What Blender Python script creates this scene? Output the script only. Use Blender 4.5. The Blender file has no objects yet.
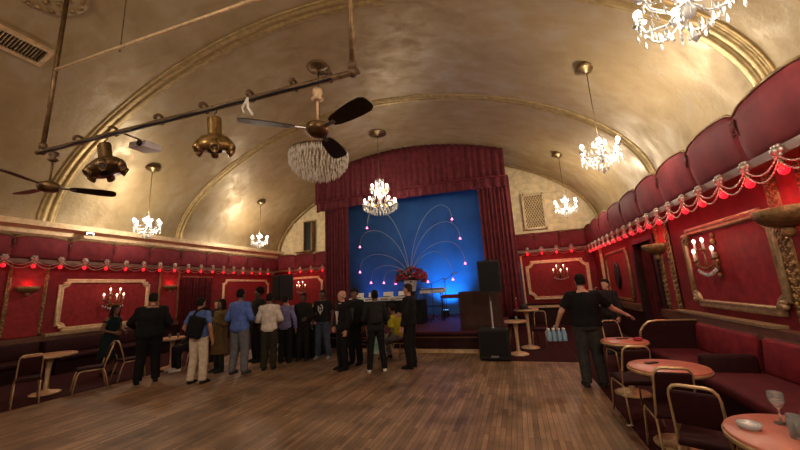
import bpy, bmesh, math, random
from mathutils import Vector, Matrix, noise
PI = math.pi
random.seed(7)
SC = bpy.context.scene
COL = SC.collection

# ------------------------------------------------------------------ camera
L_, R_, D_ = 11.81, 2.91, 14.3            # left wall x=-L_, right wall x=R_, far wall y=D_
EYE = 1.68
def set_camera():
    f, pitch, roll, yaw = 330.04, 0.189036, -0.0532694, -0.3248505
    fw = Vector((math.sin(yaw)*math.cos(pitch), math.cos(yaw)*math.cos(pitch), math.sin(pitch)))
    r = Vector((math.cos(yaw), -math.sin(yaw), 0)); u = r.cross(fw)
    r2 = r*math.cos(roll)+u*math.sin(roll); u2 = u*math.cos(roll)-r*math.sin(roll)
    cd = bpy.data.cameras.new('camera'); cam = bpy.data.objects.new('camera', cd); COL.objects.link(cam)
    m = Matrix((r2, u2, -fw)).transposed().to_4x4(); m.translation = (0, 0, EYE)
    cam.matrix_world = m
    cd.sensor_width = 36; cd.lens = f/800*36; cd.clip_start = .02
    SC.camera = cam
set_camera()

# ------------------------------------------------------------------ world, exposure, light strengths
w = bpy.data.worlds.new('world'); SC.world = w; w.use_nodes = True
w.node_tree.nodes['Background'].inputs[0].default_value = (.5, .42, .36, 1)
w.node_tree.nodes['Background'].inputs[1].default_value = .02
SC.view_settings.view_transform = 'Standard'; SC.view_settings.look = 'None'
SC.view_settings.gamma = 1; SC.view_settings.use_curve_mapping = False
SC.view_settings.exposure = 0.38
CHAND_W = 150        # watts of one small lit chandelier
CENTRE_W = 95       # two tier chandelier before the stage
REAR_W = 460         # unseen chandeliers added behind the camera to brighten the front floor
BULB_W = 1.0        # one red festoon bulb
SCONCE_W = .8
SHELL_W = 2.2
STAGE_BLUE_W = 130
PINK_W = .5
WARM = (1, .86, .66)
def point(name, loc, watts, col=WARM, size=.08, parent=None):
    d = bpy.data.lights.new(name, 'POINT'); d.energy = watts; d.color = col; d.shadow_soft_size = size
    o = bpy.data.objects.new(name, d); COL.objects.link(o); o.location = loc
    if parent: o.parent = parent
    return o
# ------------------------------------------------------------------ materials
def mat(name, c, rough=.6, metal=0., nscale=6., namt=.25, bump=0., bscale=40., c2=None, stretch=(1, 1, 1), trans=0., spec=.5, detail=4, coat=0.):
    m = bpy.data.materials.new(name); m.use_nodes = True
    nt = m.node_tree; n = nt.nodes; b = n['Principled BSDF']
    b.inputs['Roughness'].default_value = rough; b.inputs['Metallic'].default_value = metal
    b.inputs['Specular IOR Level'].default_value = spec
    b.inputs['Transmission Weight'].default_value = trans
    b.inputs['Coat Weight'].default_value = coat
    tc = n.new('ShaderNodeTexCoord'); mp = n.new('ShaderNodeMapping'); mp.inputs['Scale'].default_value = stretch
    nt.links.new(tc.outputs['Object'], mp.inputs[0])
    nz = n.new('ShaderNodeTexNoise'); nz.inputs['Scale'].default_value = nscale; nz.inputs['Detail'].default_value = detail
    nt.links.new(mp.outputs[0], nz.inputs[0])
    rp = n.new('ShaderNodeValToRGB'); rp.color_ramp.elements[0].position = .3; rp.color_ramp.elements[1].position = .72
    if c2 is None: c2 = [max(0, v*(1-namt)) for v in c]; c = [min(1, v*(1+namt)) for v in c]
    rp.color_ramp.elements[0].color = (*c2, 1); rp.color_ramp.elements[1].color = (*c, 1)
    nt.links.new(nz.outputs[0], rp.inputs[0]); nt.links.new(rp.outputs[0], b.inputs['Base Color'])
    if bump:
        n2 = n.new('ShaderNodeTexNoise'); n2.inputs['Scale'].default_value = bscale; n2.inputs['Detail'].default_value = 3
        nt.links.new(mp.outputs[0], n2.inputs[0])
        bp = n.new('ShaderNodeBump'); bp.inputs['Strength'].default_value = bump; bp.inputs['Distance'].default_value = .02
        nt.links.new(n2.outputs[0], bp.inputs['Height']); nt.links.new(bp.outputs[0], b.inputs['Normal'])
    return m
def glow(name, c, s, base=(.8, .8, .8)):
    m = bpy.data.materials.new(name); m.use_nodes = True
    b = m.node_tree.nodes['Principled BSDF']; b.inputs['Base Color'].default_value = (*base, 1)
    b.inputs['Emission Color'].default_value = (*c, 1); b.inputs['Emission Strength'].default_value = s
    m.cycles.emission_sampling = 'NONE'
    return m
M = {}
M['vault'] = mat('gilded_plaster', (.46, .365, .235), .45, .25, 1.3, 0, .12, 9, c2=(.31, .235, .14), detail=9, stretch=(1, .55, 1))
def vault_mat():
    m = bpy.data.materials.new('gilded_plaster'); m.use_nodes = True; nt = m.node_tree; n = nt.nodes; b = n['Principled BSDF']
    b.inputs['Metallic'].default_value = .3
    tc = n.new('ShaderNodeTexCoord')
    def nz(sc, det, st, dist=0.):
        mp = n.new('ShaderNodeMapping'); mp.inputs['Scale'].default_value = st; nt.links.new(tc.outputs['Object'], mp.inputs[0])
        q = n.new('ShaderNodeTexNoise'); q.inputs['Scale'].default_value = sc; q.inputs['Detail'].default_value = det; q.inputs['Distortion'].default_value = dist
        nt.links.new(mp.outputs[0], q.inputs[0]); return q
    big = nz(.55, 4, (1, 1, 1)); fine = nz(2.2, 10, (.8, 1.4, 1), .5); grain = nz(12, 8, (1, 1, 1))
    ad = n.new('ShaderNodeMath'); ad.operation = 'MULTIPLY_ADD'; ad.inputs[1].default_value = .55
    nt.links.new(fine.outputs[0], ad.inputs[0])
    sc = n.new('ShaderNodeMath'); sc.operation = 'MULTIPLY'; sc.inputs[1].default_value = .45; nt.links.new(big.outputs[0], sc.inputs[0]); nt.links.new(sc.outputs[0], ad.inputs[2])
    rp = n.new('ShaderNodeValToRGB'); e = rp.color_ramp.elements; e[0].position = .28; e[0].color = (.24, .165, .074, 1); e[1].position = .72; e[1].color = (.43, .355, .245, 1)  # pale silver-tan stop mottles chandelier reflections into the plaster colour
    k = e.new(.5); k.color = (.345, .25, .125, 1)
    nt.links.new(ad.outputs[0], rp.inputs[0]); nt.links.new(rp.outputs[0], b.inputs['Base Color'])
    rr = n.new('ShaderNodeMapRange'); rr.inputs['From Min'].default_value = .3; rr.inputs['From Max'].default_value = .7; rr.inputs['To Min'].default_value = .6; rr.inputs['To Max'].default_value = .36
    nt.links.new(fine.outputs[0], rr.inputs[0]); nt.links.new(rr.outputs[0], b.inputs['Roughness'])
    bp = n.new('ShaderNodeBump'); bp.inputs['Strength'].default_value = .3; bp.inputs['Distance'].default_value = .02
    nt.links.new(grain.outputs[0], bp.inputs['Height']); nt.links.new(bp.outputs[0], b.inputs['Normal'])
    return m
M['vault'] = vault_mat()
M['gold'] = mat('gilt', (.62, .40, .13), .34, .8, 9, .3, .25, 30)
M['ribgold'] = mat('rib_gilt', (.42, .30, .13), .42, .5, 9, .25, .2, 30)
M['framegold'] = mat('frame_gilt', (.36, .25, .13), .45, .5, 16, .35, .4, 50)
M['oldgold'] = mat('dull_gilt', (.26, .16, .065), .5, .55, 14, .45, .5, 45)
M['palegold'] = mat('pale_gilt', (.62, .44, .26), .5, .3, 12, .22, .25, 50)
M['red'] = mat('red_wall_cloth', (.15, .013, .017), .75, 0, 5, .22, .15, 120)
M['panelred'] = mat('red_damask', (.21, .017, .02), .62, 0, 9, .25, .1, 60)
M['pad'] = mat('burgundy_velvet', (.155, .021, .027), .75, 0, 4, .25, .1, 80)
M['dado'] = mat('dark_maroon_panelling', (.022, .006, .006), .6, 0, 6, .3)
M['ledge'] = mat('brown_varnished_ledge', (.11, .045, .025), .4, 0, 8, .3)
M['carpet'] = mat('dark_red_carpet', (.038, .006, .008), .95, 0, 40, .4, .4, 150)
M['cream'] = mat('cream_gold_plaster', (.70, .57, .34), .6, .15, 5, .18, .2, 60)
M['stagered'] = mat('stage_red', (.07, .012, .014), .6, 0, 6, .2)
M['curtain'] = mat('crimson_velvet', (.13, .024, .031), .8, 0, 5, .3, .1, 60)
M['darkcurtain'] = mat('dark_red_drape', (.06, .006, .008), .85, 0, 5, .3)
M['blue'] = mat('blue_backcloth', (.035, .11, .27), .8, 0, 1.2, .2, .05, 60)
M['black'] = mat('black_plastic', (.008, .008, .009), .5, 0, 20, .2, spec=.3)
M['blackcloth'] = mat('black_cloth', (.008, .008, .009), .9, 0, 12, .3)
M['boxbrown'] = mat('brown_cabinet_paint', (.045, .02, .015), .55, 0, 6, .2)
M['steel'] = mat('dull_steel', (.35, .35, .36), .35, .9, 20, .15)
M['darksteel'] = mat('tarnished_pipe', (.14, .085, .045), .5, .5, 18, .5)
M['bronze'] = mat('bronze', (.16, .10, .045), .38, .75, 12, .4)
M['fanbrown'] = mat('dark_fan_blade', (.03, .02, .015), .45, 0, 8, .3)
M['chairmetal'] = mat('brassy_tube', (.55, .40, .22), .35, .6, 12, .2)
M['tassel'] = mat('maroon_braid', (.09, .02, .02), .6, 0, 20, .3)
M['benchseat'] = mat('dark_red_bench_velvet', (.075, .006, .010), .75, 0, 7, .3, .1, 70, spec=.18)
M['seat'] = mat('maroon_seat_vinyl', (.022, .003, .004), .7, 0, 12, .25)
M['bench'] = mat('red_bench_velvet', (.15, .009, .015), .75, 0, 7, .3, .1, 70)
M['tabletop'] = mat('red_lit_tabletop', (.42, .125, .08), .42, 0, 4, .12)  # glow of the red lamps put into the tabletop colour
M['tabletop2'] = mat('tan_tabletop', (.42, .24, .13), .3, 0, 6, .15)
M['silver'] = mat('silvered_rosette', (.36, .31, .26), .35, .6, 20, .3)
M['eyewhite'] = mat('eye_white', (.34, .31, .29), .4, 0, 5, .05)
M['white'] = mat('white_enamel', (.75, .74, .7), .5, 0, 10, .06)
M['glass'] = mat('clear_glass', (.95, .95, .95), .03, 0, 5, .02, trans=.86)
M['crystal'] = mat('cut_crystal', (.74, .74, .73), .12, 0, 5, .05, trans=.45)
M['crystalpale'] = mat('pale_crystal', (.88, .85, .78), .12, 0, 15, .2, trans=.15)  # drops whitened, their sparkle put into the colour
M['crystaldim'] = mat('grey_crystal', (.50, .47, .42), .12, 0, 15, .3, trans=.3)  # greyed so the lamp inside does not overexpose the drops
M['redglow'] = glow('red_bulb_glass', (1, .010, .022), 1.3, (.04, .001, .002))
M['pinkglow'] = glow('pink_bulb_glass', (1, .12, .33), 4)
M['warmglow'] = glow('warm_bulb_glass', (1, .94, .86), 22)
M['candleglow'] = glow('candle_bulb_glass', (1, .55, .35), 5)
M['rosepetal'] = mat('red_flowers', (.35, .02, .04), .7, 0, 20, .5)
M['leaf'] = mat('dark_leaves', (.02, .05, .02), .6, 0, 20, .4)
def floor_mat():
    m = bpy.data.materials.new('oak_strip_floor'); m.use_nodes = True; nt = m.node_tree; n = nt.nodes; b = n['Principled BSDF']
    tc = n.new('ShaderNodeTexCoord'); mp = n.new('ShaderNodeMapping'); mp.inputs['Rotation'].default_value = (0, 0, PI/2)
    nt.links.new(tc.outputs['Object'], mp.inputs[0])
    br = n.new('ShaderNodeTexBrick'); br.inputs['Scale'].default_value = 1; br.inputs['Brick Width'].default_value = .6
    br.inputs['Row Height'].default_value = .06; br.inputs['Mortar Size'].default_value = .003; br.inputs['Mortar Smooth'].default_value = .3
    br.inputs['Color1'].default_value = (.15, .086, .047, 1); br.inputs['Color2'].default_value = (.30, .19, .112, 1)
    br.inputs['Mortar'].default_value = (.05, .025, .012, 1); br.offset = .37
    nt.links.new(mp.outputs[0], br.inputs[0])
    nz = n.new('ShaderNodeTexNoise'); nz.inputs['Scale'].default_value = 1.6; nz.inputs['Detail'].default_value = 8
    nt.links.new(tc.outputs['Object'], nz.inputs[0])
    rp = n.new('ShaderNodeValToRGB'); rp.color_ramp.elements[0].position = .3; rp.color_ramp.elements[1].position = .75
    rp.color_ramp.elements[0].color = (.5, .46, .42, 1); rp.color_ramp.elements[1].color = (1.4, 1.36, 1.3, 1)
    nt.links.new(nz.outputs[0], rp.inputs[0])
    mp2 = n.new('ShaderNodeMapping'); mp2.inputs['Scale'].default_value = (30, 1.6, 1); nt.links.new(tc.outputs['Object'], mp2.inputs[0])
    n2 = n.new('ShaderNodeTexNoise'); n2.inputs['Scale'].default_value = 2; n2.inputs['Detail'].default_value = 5; nt.links.new(mp2.outputs[0], n2.inputs[0])
    r2 = n.new('ShaderNodeMapRange'); r2.inputs['To Min'].default_value = .65; r2.inputs['To Max'].default_value = 1.35; nt.links.new(n2.outputs[0], r2.inputs[0])
    mx = n.new('ShaderNodeMix'); mx.data_type = 'RGBA'; mx.blend_type = 'MULTIPLY'; mx.inputs[0].default_value = 1
    nt.links.new(br.outputs[0], mx.inputs[6]); nt.links.new(rp.outputs[0], mx.inputs[7])
    mx2 = n.new('ShaderNodeMix'); mx2.data_type = 'RGBA'; mx2.blend_type = 'MULTIPLY'; mx2.inputs[0].default_value = 1
    nt.links.new(mx.outputs[2], mx2.inputs[6]); nt.links.new(r2.outputs[0], mx2.inputs[7])
    nt.links.new(mx2.outputs[2], b.inputs['Base Color'])
    rr = n.new('ShaderNodeMapRange'); rr.inputs['To Min'].default_value = .62; rr.inputs['To Max'].default_value = .48
    nt.links.new(nz.outputs[0], rr.inputs[0]); nt.links.new(rr.outputs[0], b.inputs['Roughness'])
    return m
for k in ('red', 'panelred', 'pad', 'dado', 'carpet', 'curtain', 'darkcurtain', 'blue', 'blackcloth', 'seat', 'bench', 'fanbrown', 'boxbrown', 'stagered'):
    M[k].node_tree.nodes['Principled BSDF'].inputs['Specular IOR Level'].default_value = .18
M['floor'] = floor_mat()
def block_mat():
    m = mat('cream_block_wall', (.85, .70, .42), .6, .15, 5, .2, 0)
    nt = m.node_tree; n = nt.nodes; b = n['Principled BSDF']; tc = n.new('ShaderNodeTexCoord'); mp = n.new('ShaderNodeMapping')
    mp.inputs['Rotation'].default_value = (PI/2, 0, 0); nt.links.new(tc.outputs['Object'], mp.inputs[0])
    br = n.new('ShaderNodeTexBrick'); br.inputs['Scale'].default_value = 1; br.inputs['Brick Width'].default_value = .55; br.inputs['Row Height'].default_value = .26
    br.inputs['Mortar Size'].default_value = .012; br.inputs['Mortar Smooth'].default_value = .6
    nt.links.new(mp.outputs[0], br.inputs[0]); bp = n.new('ShaderNodeBump'); bp.inputs['Strength'].default_value = .6; bp.inputs['Distance'].default_value = .02; bp.invert = True
    nt.links.new(br.outputs['Fac'], bp.inputs['Height']); nt.links.new(bp.outputs[0], b.inputs['Normal'])
    return m
M['block'] = block_mat()
FAB = {}
def fab(c, rough=.9):
    k = tuple(c)
    if k not in FAB: FAB[k] = mat('fabric', c, rough, 0, 14, .22, .25, 90, spec=.15)
    return FAB[k]

# ------------------------------------------------------------------ mesh helpers
class B:
    def __init__(s): s.bm = bmesh.new()
    def box(s, c, d, rot=None, bev=0):
        r = bmesh.ops.create_cube(s.bm, size=1); vs = r['verts']
        mt = Matrix.Translation(c) @ (rot.to_4x4() if rot else Matrix()) @ Matrix.Diagonal((*d, 1))
        if bev:
            es = list({e for v in vs for e in v.link_edges})
            for v in vs: v.co = Vector((v.co.x*d[0], v.co.y*d[1], v.co.z*d[2]))
            r = bmesh.ops.bevel(s.bm, geom=es, offset=bev, segments=2, affect='EDGES', profile=.5)
            vv = list({v for f in r['faces'] for v in f.verts} | {v for v in vs if v.is_valid})
            mt = Matrix.Translation(c) @ (rot.to_4x4() if rot else Matrix())
            for v in vv: v.co = mt @ v.co
        else:
            for v in vs: v.co = mt @ v.co
        return s
    def sph(s, c, r, sc=(1, 1, 1), sub=2, rot=None):
        rr = bmesh.ops.create_icosphere(s.bm, subdivisions=sub, radius=1)
        mt = Matrix.Translation(c) @ (rot.to_4x4() if rot else Matrix()) @ Matrix.Diagonal((r*sc[0], r*sc[1], r*sc[2], 1))
        for v in rr['verts']: v.co = mt @ v.co
        return s
    def rings(s, rings, caps=True, closed=False):
        R = [[s.bm.verts.new(p) for p in ring] for ring in rings]; n = len(R[0])
        for i in range(len(R)-1 if not closed else len(R)):
            a, b = R[i], R[(i+1) % len(R)]
            for j in range(n):
                k = (j+1) % n
                try: s.bm.faces.new((a[j], a[k], b[k], b[j]))
                except ValueError: pass
        if caps and not closed:
            s.bm.faces.new(list(reversed(R[0]))); s.bm.faces.new(R[-1])
        return s
    def tube(s, pts, r, seg=8, closed=False):
        P = [Vector(p) for p in pts]; n = len(P)
        rad = r if isinstance(r, (list, tuple)) else [r]*n
        rings = []; up = None
        for i in range(n):
            if closed: t = (P[(i+1) % n]-P[i-1])
            else: t = P[min(i+1, n-1)]-P[max(i-1, 0)]
            t.normalize()
            if up is None: up = Vector((0, 0, 1)) if abs(t.z) < .9 else Vector((0, 1, 0))
            x = t.cross(up)
            if x.length < 1e-4: x = t.cross(Vector((1, 0, 0)))
            x.normalize(); y = x.cross(t).normalized(); up = y
            rings.append([P[i]+(x*math.cos(2*PI*j/seg)+y*math.sin(2*PI*j/seg))*rad[i] for j in range(seg)])
        return s.rings(rings, closed=closed)
    def lathe(s, c, prof, seg=16, rot=None):
        c = Vector(c)
        rings = []
        for r, z in prof:
            ring = []
            for j in range(seg):
                a = 2*PI*j/seg; p = Vector((max(r, .0005)*math.cos(a), max(r, .0005)*math.sin(a), z))
                ring.append(c+(rot @ p if rot else p))
            rings.append(ring)
        return s.rings(rings)
    def ell(s, rings, seg=14):                     # rings of (cx, cy, z, rx, ry)
        return s.rings([[Vector((cx+rx*math.cos(2*PI*j/seg), cy+ry*math.sin(2*PI*j/seg), z)) for j in range(seg)] for cx, cy, z, rx, ry in rings])
    def limb(s, pts, rad, seg=10):
        P = [Vector(p) for p in pts]
        for i in range(len(P)-1):
            s.tube([P[i], P[i+1]], [rad[i], rad[i+1]], seg)
        for p, r in zip(P, rad): s.sph(p, r*.995, sub=2)
        return s
    def build(s, name, m=None, parent=None, smooth=False, label=None, loc=None):
        bmesh.ops.recalc_face_normals(s.bm, faces=s.bm.faces)
        me = bpy.data.meshes.new(name); s.bm.to_mesh(me); s.bm.free()
        if m: me.materials.append(m)
        if smooth:
            for p in me.polygons: p.use_smooth = True
        return link(name, me, parent, label, loc)
def link(name, me, parent=None, label=None, loc=None):
    o = bpy.data.objects.new(name, me); COL.objects.link(o)
    if parent: o.parent = parent
    if label: o['label'] = label
    if loc: o.location = loc
    return o
def remesh(b, voxel, smooth=2, mod=None):
    bmesh.ops.recalc_face_normals(b.bm, faces=b.bm.faces)
    me = bpy.data.meshes.new('tmp'); b.bm.to_mesh(me); b.bm.free()
    o = bpy.data.objects.new('tmp', me); COL.objects.link(o)
    m = o.modifiers.new('r', 'REMESH'); m.mode = 'VOXEL'; m.voxel_size = voxel; m.use_smooth_shade = True
    if smooth:
        m2 = o.modifiers.new('s', 'SMOOTH'); m2.iterations = smooth; m2.factor = .5
    dg = bpy.context.evaluated_depsgraph_get()
    out = bpy.data.meshes.new_from_object(o.evaluated_get(dg))
    bpy.data.objects.remove(o); bpy.data.meshes.remove(me)
    for p in out.polygons: p.use_smooth = True
    return out
def tag(o, label, cat, group=None, kind=None):
    if label: o['label'] = label
    if cat: o['category'] = cat
    if group: o['group'] = group
    if kind: o['kind'] = kind
    return o
def thing(name, label, cat, loc=(0, 0, 0), rz=0, group=None):
    o = bpy.data.objects.new(name, None); COL.objects.link(o); o.location = loc; o.rotation_euler = (0, 0, rz)
    o.empty_display_size = .1
    return tag(o, label, cat, group)
def dup(root, loc=None, rz=None, label=None, group=None):
    r = root.copy(); COL.objects.link(r)
    if loc is not None: r.location = loc
    if rz is not None: r.rotation_euler = (0, 0, rz)
    if label: r['label'] = label
    if group: r['group'] = group
    for ch in list(root.children):
        c = ch.copy(); COL.objects.link(c); c.parent = r; c.matrix_parent_inverse = ch.matrix_parent_inverse.copy()
        for g in list(ch.children):
            d = g.copy(); COL.objects.link(d); d.parent = c
    return r
def struct(o): o['kind'] = 'structure'; return o
def rotz(a): return Matrix.Rotation(a, 3, 'Z')

# ------------------------------------------------------------------ the hall: vault
VX, VW, VB, VN, VZ = -4.15, 7.36, 3.6, 1.81, 3.79
def vz(x): return VZ+VB*max(0, 1-abs((x-VX)/VW)**VN)**(1/VN)
def vprof(n=64, off=0.):
    out = []
    for i in range(n+1):
        th = PI*i/n; c, s = math.cos(th), math.sin(th)
        out.append((VX+(VW-off)*math.copysign(abs(c)**(2/VN), c), VZ+(VB-off)*abs(s)**(2/VN)))
    return out
def vault():
    b = B(); P = vprof(72); Q = vprof(72, -.15); ys = [-5+i*.4 for i in range(49)]; ys[-1] = 14.4
    b.rings([[Vector((x, y, z)) for x, z in P]+[Vector((x, y, z)) for x, z in reversed(Q)] for y in ys])
    struct(b.build('ceiling', M['vault'], smooth=True))
vault()
def rib(i, y, wd):
    b = B(); n = 72
    # moulded band: cross-section across y
    sec = [(-wd/2, -.01), (-wd/2, .03), (-wd*.42, .05), (-wd*.34, .02), (-wd*.31, .05), (-wd*.2, .08), (-wd*.09, .05), (-wd*.06, .02), (0, .035), (wd*.06, .02), (wd*.09, .05), (wd*.2, .08), (wd*.31, .05), (wd*.34, .02), (wd*.42, .05), (wd/2, .03), (wd/2, -.01)]
    sec = [(o, d*.75 if d > 0 else d) for o, d in sec]; profs = {d: vprof(n, d) for _, d in sec}
    b.rings([[Vector((profs[d][k][0], y+o, profs[d][k][1])) for o, d in sec] for k in range(n+1)])
    struct(b.build(f'trim_{i}', M['ribgold'], smooth=True))
rib(1, 5.0, .36); rib(2, 8.7, .32); rib(3, 14.12, .14); rib(4, 1.2, .36)

# floor, carpets, walls
def slab(name, c, d, m): return struct(B().box(c, d).build(name, m))
slab('floor', (-4.4, 4.8, -.1), (15.6, 20, .2), M['floor'])
slab('carpet', (-10.05, 4.6, .004), (3.5, 19.2, .012), M['carpet'])['label'] = 'dark carpet along the left wall'
slab('carpet', (1.98, 4.6, .004), (1.86, 19.2, .012), M['carpet'])['label'] = 'dark carpet under the tables at the right wall'
slab('carpet', (.35, 11.1, .004), (1.38, 6.3, .012), M['carpet'])['label'] = 'dark red carpet beside the stage'
def wallbox(name, boxes, m):
    b = B()
    for c, d in boxes: b.box(c, d)
    return struct(b.build(name, m))
DY0, DY1 = 8.5, 9.65
def yspan(x0, x1, y0, y1, z0, z1): return ((x0+x1)/2, (y0+y1)/2, (z0+z1)/2), (abs(x1-x0), y1-y0, z1-z0)
wallbox('wall_right', [yspan(R_, 3.2, -5, DY0, 0, 3.45), yspan(R_, 3.2, DY1, 14.4, 0, 3.45), yspan(R_, 3.2, DY0, DY1, 2.45, 3.45),
                       yspan(4.3, 4.4, 8, 10.2, 0, 2.6)], M['red'])
wallbox('wall_left', [yspan(-12.1, -L_, -5, 14.4, 0, 3.85)], M['red'])
wallbox('wall_back', [yspan(-12, 3.3, D_, 14.5, 0, 3.6)], M['red'])
struct(B().box(*yspan(-12, 3.3, D_+.02, 14.5, 3.6, 7.9)).build('wall_back_upper', M['block']))
wallbox('wall_rear', [yspan(-12.1, 3.3, -5.1, -5, 0, 7.9)], M['red'])
# shoulders between the vault foot and the walls
slab('trim_5', *yspan(-12.1, -11.3, -5, 14.3, 3.72, 3.86), M['palegold'])
b = B(); b.rings([[Vector(p) for p in ((-11.81, y, 3.5), (-11.62, y, 3.5), (-11.55, y, 3.56), (-11.55, y, 3.66), (-11.38, y, 3.74), (-11.38, y, 3.84), (-11.81, y, 3.84))] for y in (-5, 14.28)])
struct(b.build('trim_6', M['palegold']))
slab('trim_7', *yspan(3.12, 3.4, -5, 14.3, 3.4, 3.82), M['vault'])
# dado panelling and ledges
slab('baseboard_right', *yspan(2.84, R_, -5, DY0, 0, .82), M['dado']); slab('baseboard_right_far', *yspan(2.84, R_, DY1, 14.3, 0, .82), M['dado'])
slab('baseboard_left', *yspan(-L_, -11.74, -5, 14.3, 0, .82), M['dado'])
slab('baseboard_back', *yspan(-11.8, 2.9, 14.23, D_, 0, .82), M['dado'])
for i, (a) in enumerate([yspan(2.76, R_, -5, DY0-.1, .82, .98), yspan(2.76, R_, DY1+.1, 14.3, .82, .98), yspan(-L_, -11.66, -5, 9.0, .82, .95), yspan(-L_, -11.66, 10.3, 14.3, .82, .95)]):
    slab(f'trim_{8+i}', *a, M['ledge'])
slab('trim_12', *yspan(.05, 2.9, 14.12, D_, .66, .74), M['palegold']); slab('trim_13', *yspan(-11.8, -8.5, 14.12, D_, .66, .74), M['palegold'])
for i, a in enumerate([yspan(-L_, -11.62, 5.38, 8.2, .93, 1.0), yspan(-L_, -11.62, -5, 4.58, .93, 1.0), yspan(2.75, R_, 5.2, 7.7, .985, 1.02)]):
    slab(f'trim_{14+i}', *a, M['framegold'])
# doorway drapes on the right: dark opening with drapes
def drape(b, p0, p1, z0, z1, depth=.06, folds=6, nz=6, thick=.03, gather=0.):
    """pleated curtain between two floor points; folds stand off to both sides of the line"""
    p0, p1 = Vector((*p0, 0)), Vector((*p1, 0)); t = (p1-p0); ln = t.length; t.normalize(); nrm = Vector((t.y, -t.x, 0))
    n = folds*8
    rings = []
    for k in range(nz+1):
        f = k/nz; z = z0+(z1-z0)*f
        fr = []; bk = []
        for j in range(n+1):
            u = j/n
            a = u*folds*2*PI
            d = depth*(math.sin(a)+.35*math.sin(a*1.7+1.1)+.25*math.sin(f*3+a*.5))*(.55+.45*(1-f))
            pos = p0+t*(u*ln)
            fr.append(pos+nrm*(d+thick/2)+Vector((0, 0, z))); bk.append(pos+nrm*(d-thick/2)+Vector((0, 0, z)))
        rings.append(fr+list(reversed(bk)))
    b.rings(rings)
    return b
t = thing('door_curtain', 'pair of dark red drapes half filling the doorway in the right wall', 'curtain', (3.0, 9.1, 0))
for y0, y1 in ((-.58, -.28), (.05, .54)): drape(B(), (0, y0), (0, y1), .02, 2.42, .035, 5).build('drape', M['darkcurtain'], t, True)
B().tube([(0, -.6, 2.43), (0, .56, 2.43)], .015).build('curtain_rail', M['oldgold'], t, True)
t = thing('door_curtain', 'dark red pleated curtain hanging in the left wall doorway under bulbs', 'curtain', (-11.7, 9.75, 0))
drape(B(), (0, -.62), (0, .62), .02, 2.5, .05, 9).build('drape', M['darkcurtain'], t, True)
B().tube([(0, -.66, 2.52), (0, .66, 2.52)], .02).build('curtain_rail', M['oldgold'], t, True)
b = B()
for a in (DY0-.07, DY1+.07): b.box((3.04, a, 1.22), (.42, .15, 2.44))
b.box((3.04, (DY0+DY1)/2, 2.49), (.42, DY1-DY0+.26, .12)); struct(b.build('door_1', M['dado']))  # dark jamb lining, the shade of the doorway recess put into its colour

# wall-frame helper: wall coordinates (s along, z up, d out of wall) -> world
WF = {'right': lambda s, z, d: Vector((R_-d, s, z)), 'left': lambda s, z, d: Vector((-L_+d, s, z)), 'back': lambda s, z, d: Vector((s, D_-d, z))}
def notched(s0, s1, z0, z1, c):
    P = []
    for (cx, cz, a0) in ((s1, z1, PI*1.5), (s0, z1, 0), (s0, z0, PI/2), (s1, z0, PI)):
        # concave quarter round centred on the corner with little square ears
        sx = -1 if cx == s1 else 1; sz = -1 if cz == z1 else 1
        arc = [(cx+sx*c*math.cos(q), cz+sz*c*math.sin(q)) for q in (PI/2, PI*.36, PI*.25, PI*.14, 0)]
        ear0 = (cx+sx*c*1.0, cz+sz*c*1.0)
        pts = [(cx+sx*c, cz), (cx+sx*c, cz+sz*c*.45), (cx+sx*c*.78, cz+sz*c*.78), (cx+sx*c*.45, cz+sz*c), (cx, cz+sz*c)]
        if (sx, sz) in ((1, -1), (-1, 1)): pass
        P.append((sx, sz, pts))
    # order counter-clockwise: from top-right (right side up) ...
    d = {(sx, sz): pts for sx, sz, pts in P}
    tr, tl, bl, br = d[(-1, -1)], d[(1, -1)], d[(1, 1)], d[(-1, 1)]
    return list(reversed(tr)) + tl + list(reversed(bl)) + br
def offset_poly(P, o):
    n = len(P); out = []
    for i in range(n):
        a, p, c = Vector(P[i-1]), Vector(P[i]), Vector(P[(i+1) % n])
        e1 = (p-a).normalized(); e2 = (c-p).normalized()
        n1 = Vector((-e1.y, e1.x)); n2 = Vector((-e2.y, e2.x)); m = n1+n2
        if m.length < 1e-6: m = n1
        m.normalize(); k = o/max(.45, m.dot(n1)); out.append(p+m*k)
    return out
def moulding(b, fr, P, sec):
    rings = [[fr(q[0], q[1], h) for q in offset_poly(P, o)] for o, h in sec]
    b.rings([list(r) for r in rings], caps=False, closed=True)
def wall_panel(side, s0, s1, z0, z1, label, fm, c=.14, wd=.11, ornate=False):
    fr = WF[side]; o = thing('wall_panel', label, 'panel', fr((s0+s1)/2, z0, 0), group=None)
    inv = o.location.copy()
    f = lambda s, z, d: fr(s, z, d)-inv
    P = notched(s0, s1, z0, z1, c)
    b = B(); Q = offset_poly(P, wd*.6); b.rings([[f(q[0], q[1], -.01) for q in Q], [f(q[0], q[1], .015) for q in Q]]); b.build('upholstery', M['panelred'], o)
    b = B(); moulding(b, f, P, [(0, -.005), (0, .03), (wd*.15, .05), (wd*.3, .055), (wd*.42, .04), (wd*.55, .035), (wd*.75, .06), (wd*.9, .05), (wd, .02), (wd, -.005)])
    b.build('frame', fm, o, True)
    if ornate:
        for ss, s_ in ((s0, 1), (s1, -1)):
            for zz, z_ in ((z0, 1), (z1, -1)):
                b = B(); cc = f(ss+s_*c*.75, zz+z_*c*.75, .05)
                for k in range(5):
                    a = math.atan2(z_, s_)+(k-2)*.45
                    e = f(ss+s_*c*.75+.1*math.cos(a), zz+z_*c*.75+.1*math.sin(a), .055)
                    b.sph((cc+e)/2, .055, (1, .5, .35) if side == 'back' else (.4, 1, .5), 2)
                b.sph(cc, .045); b.build('corner_ornament', fm, o, True)
    return o
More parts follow.
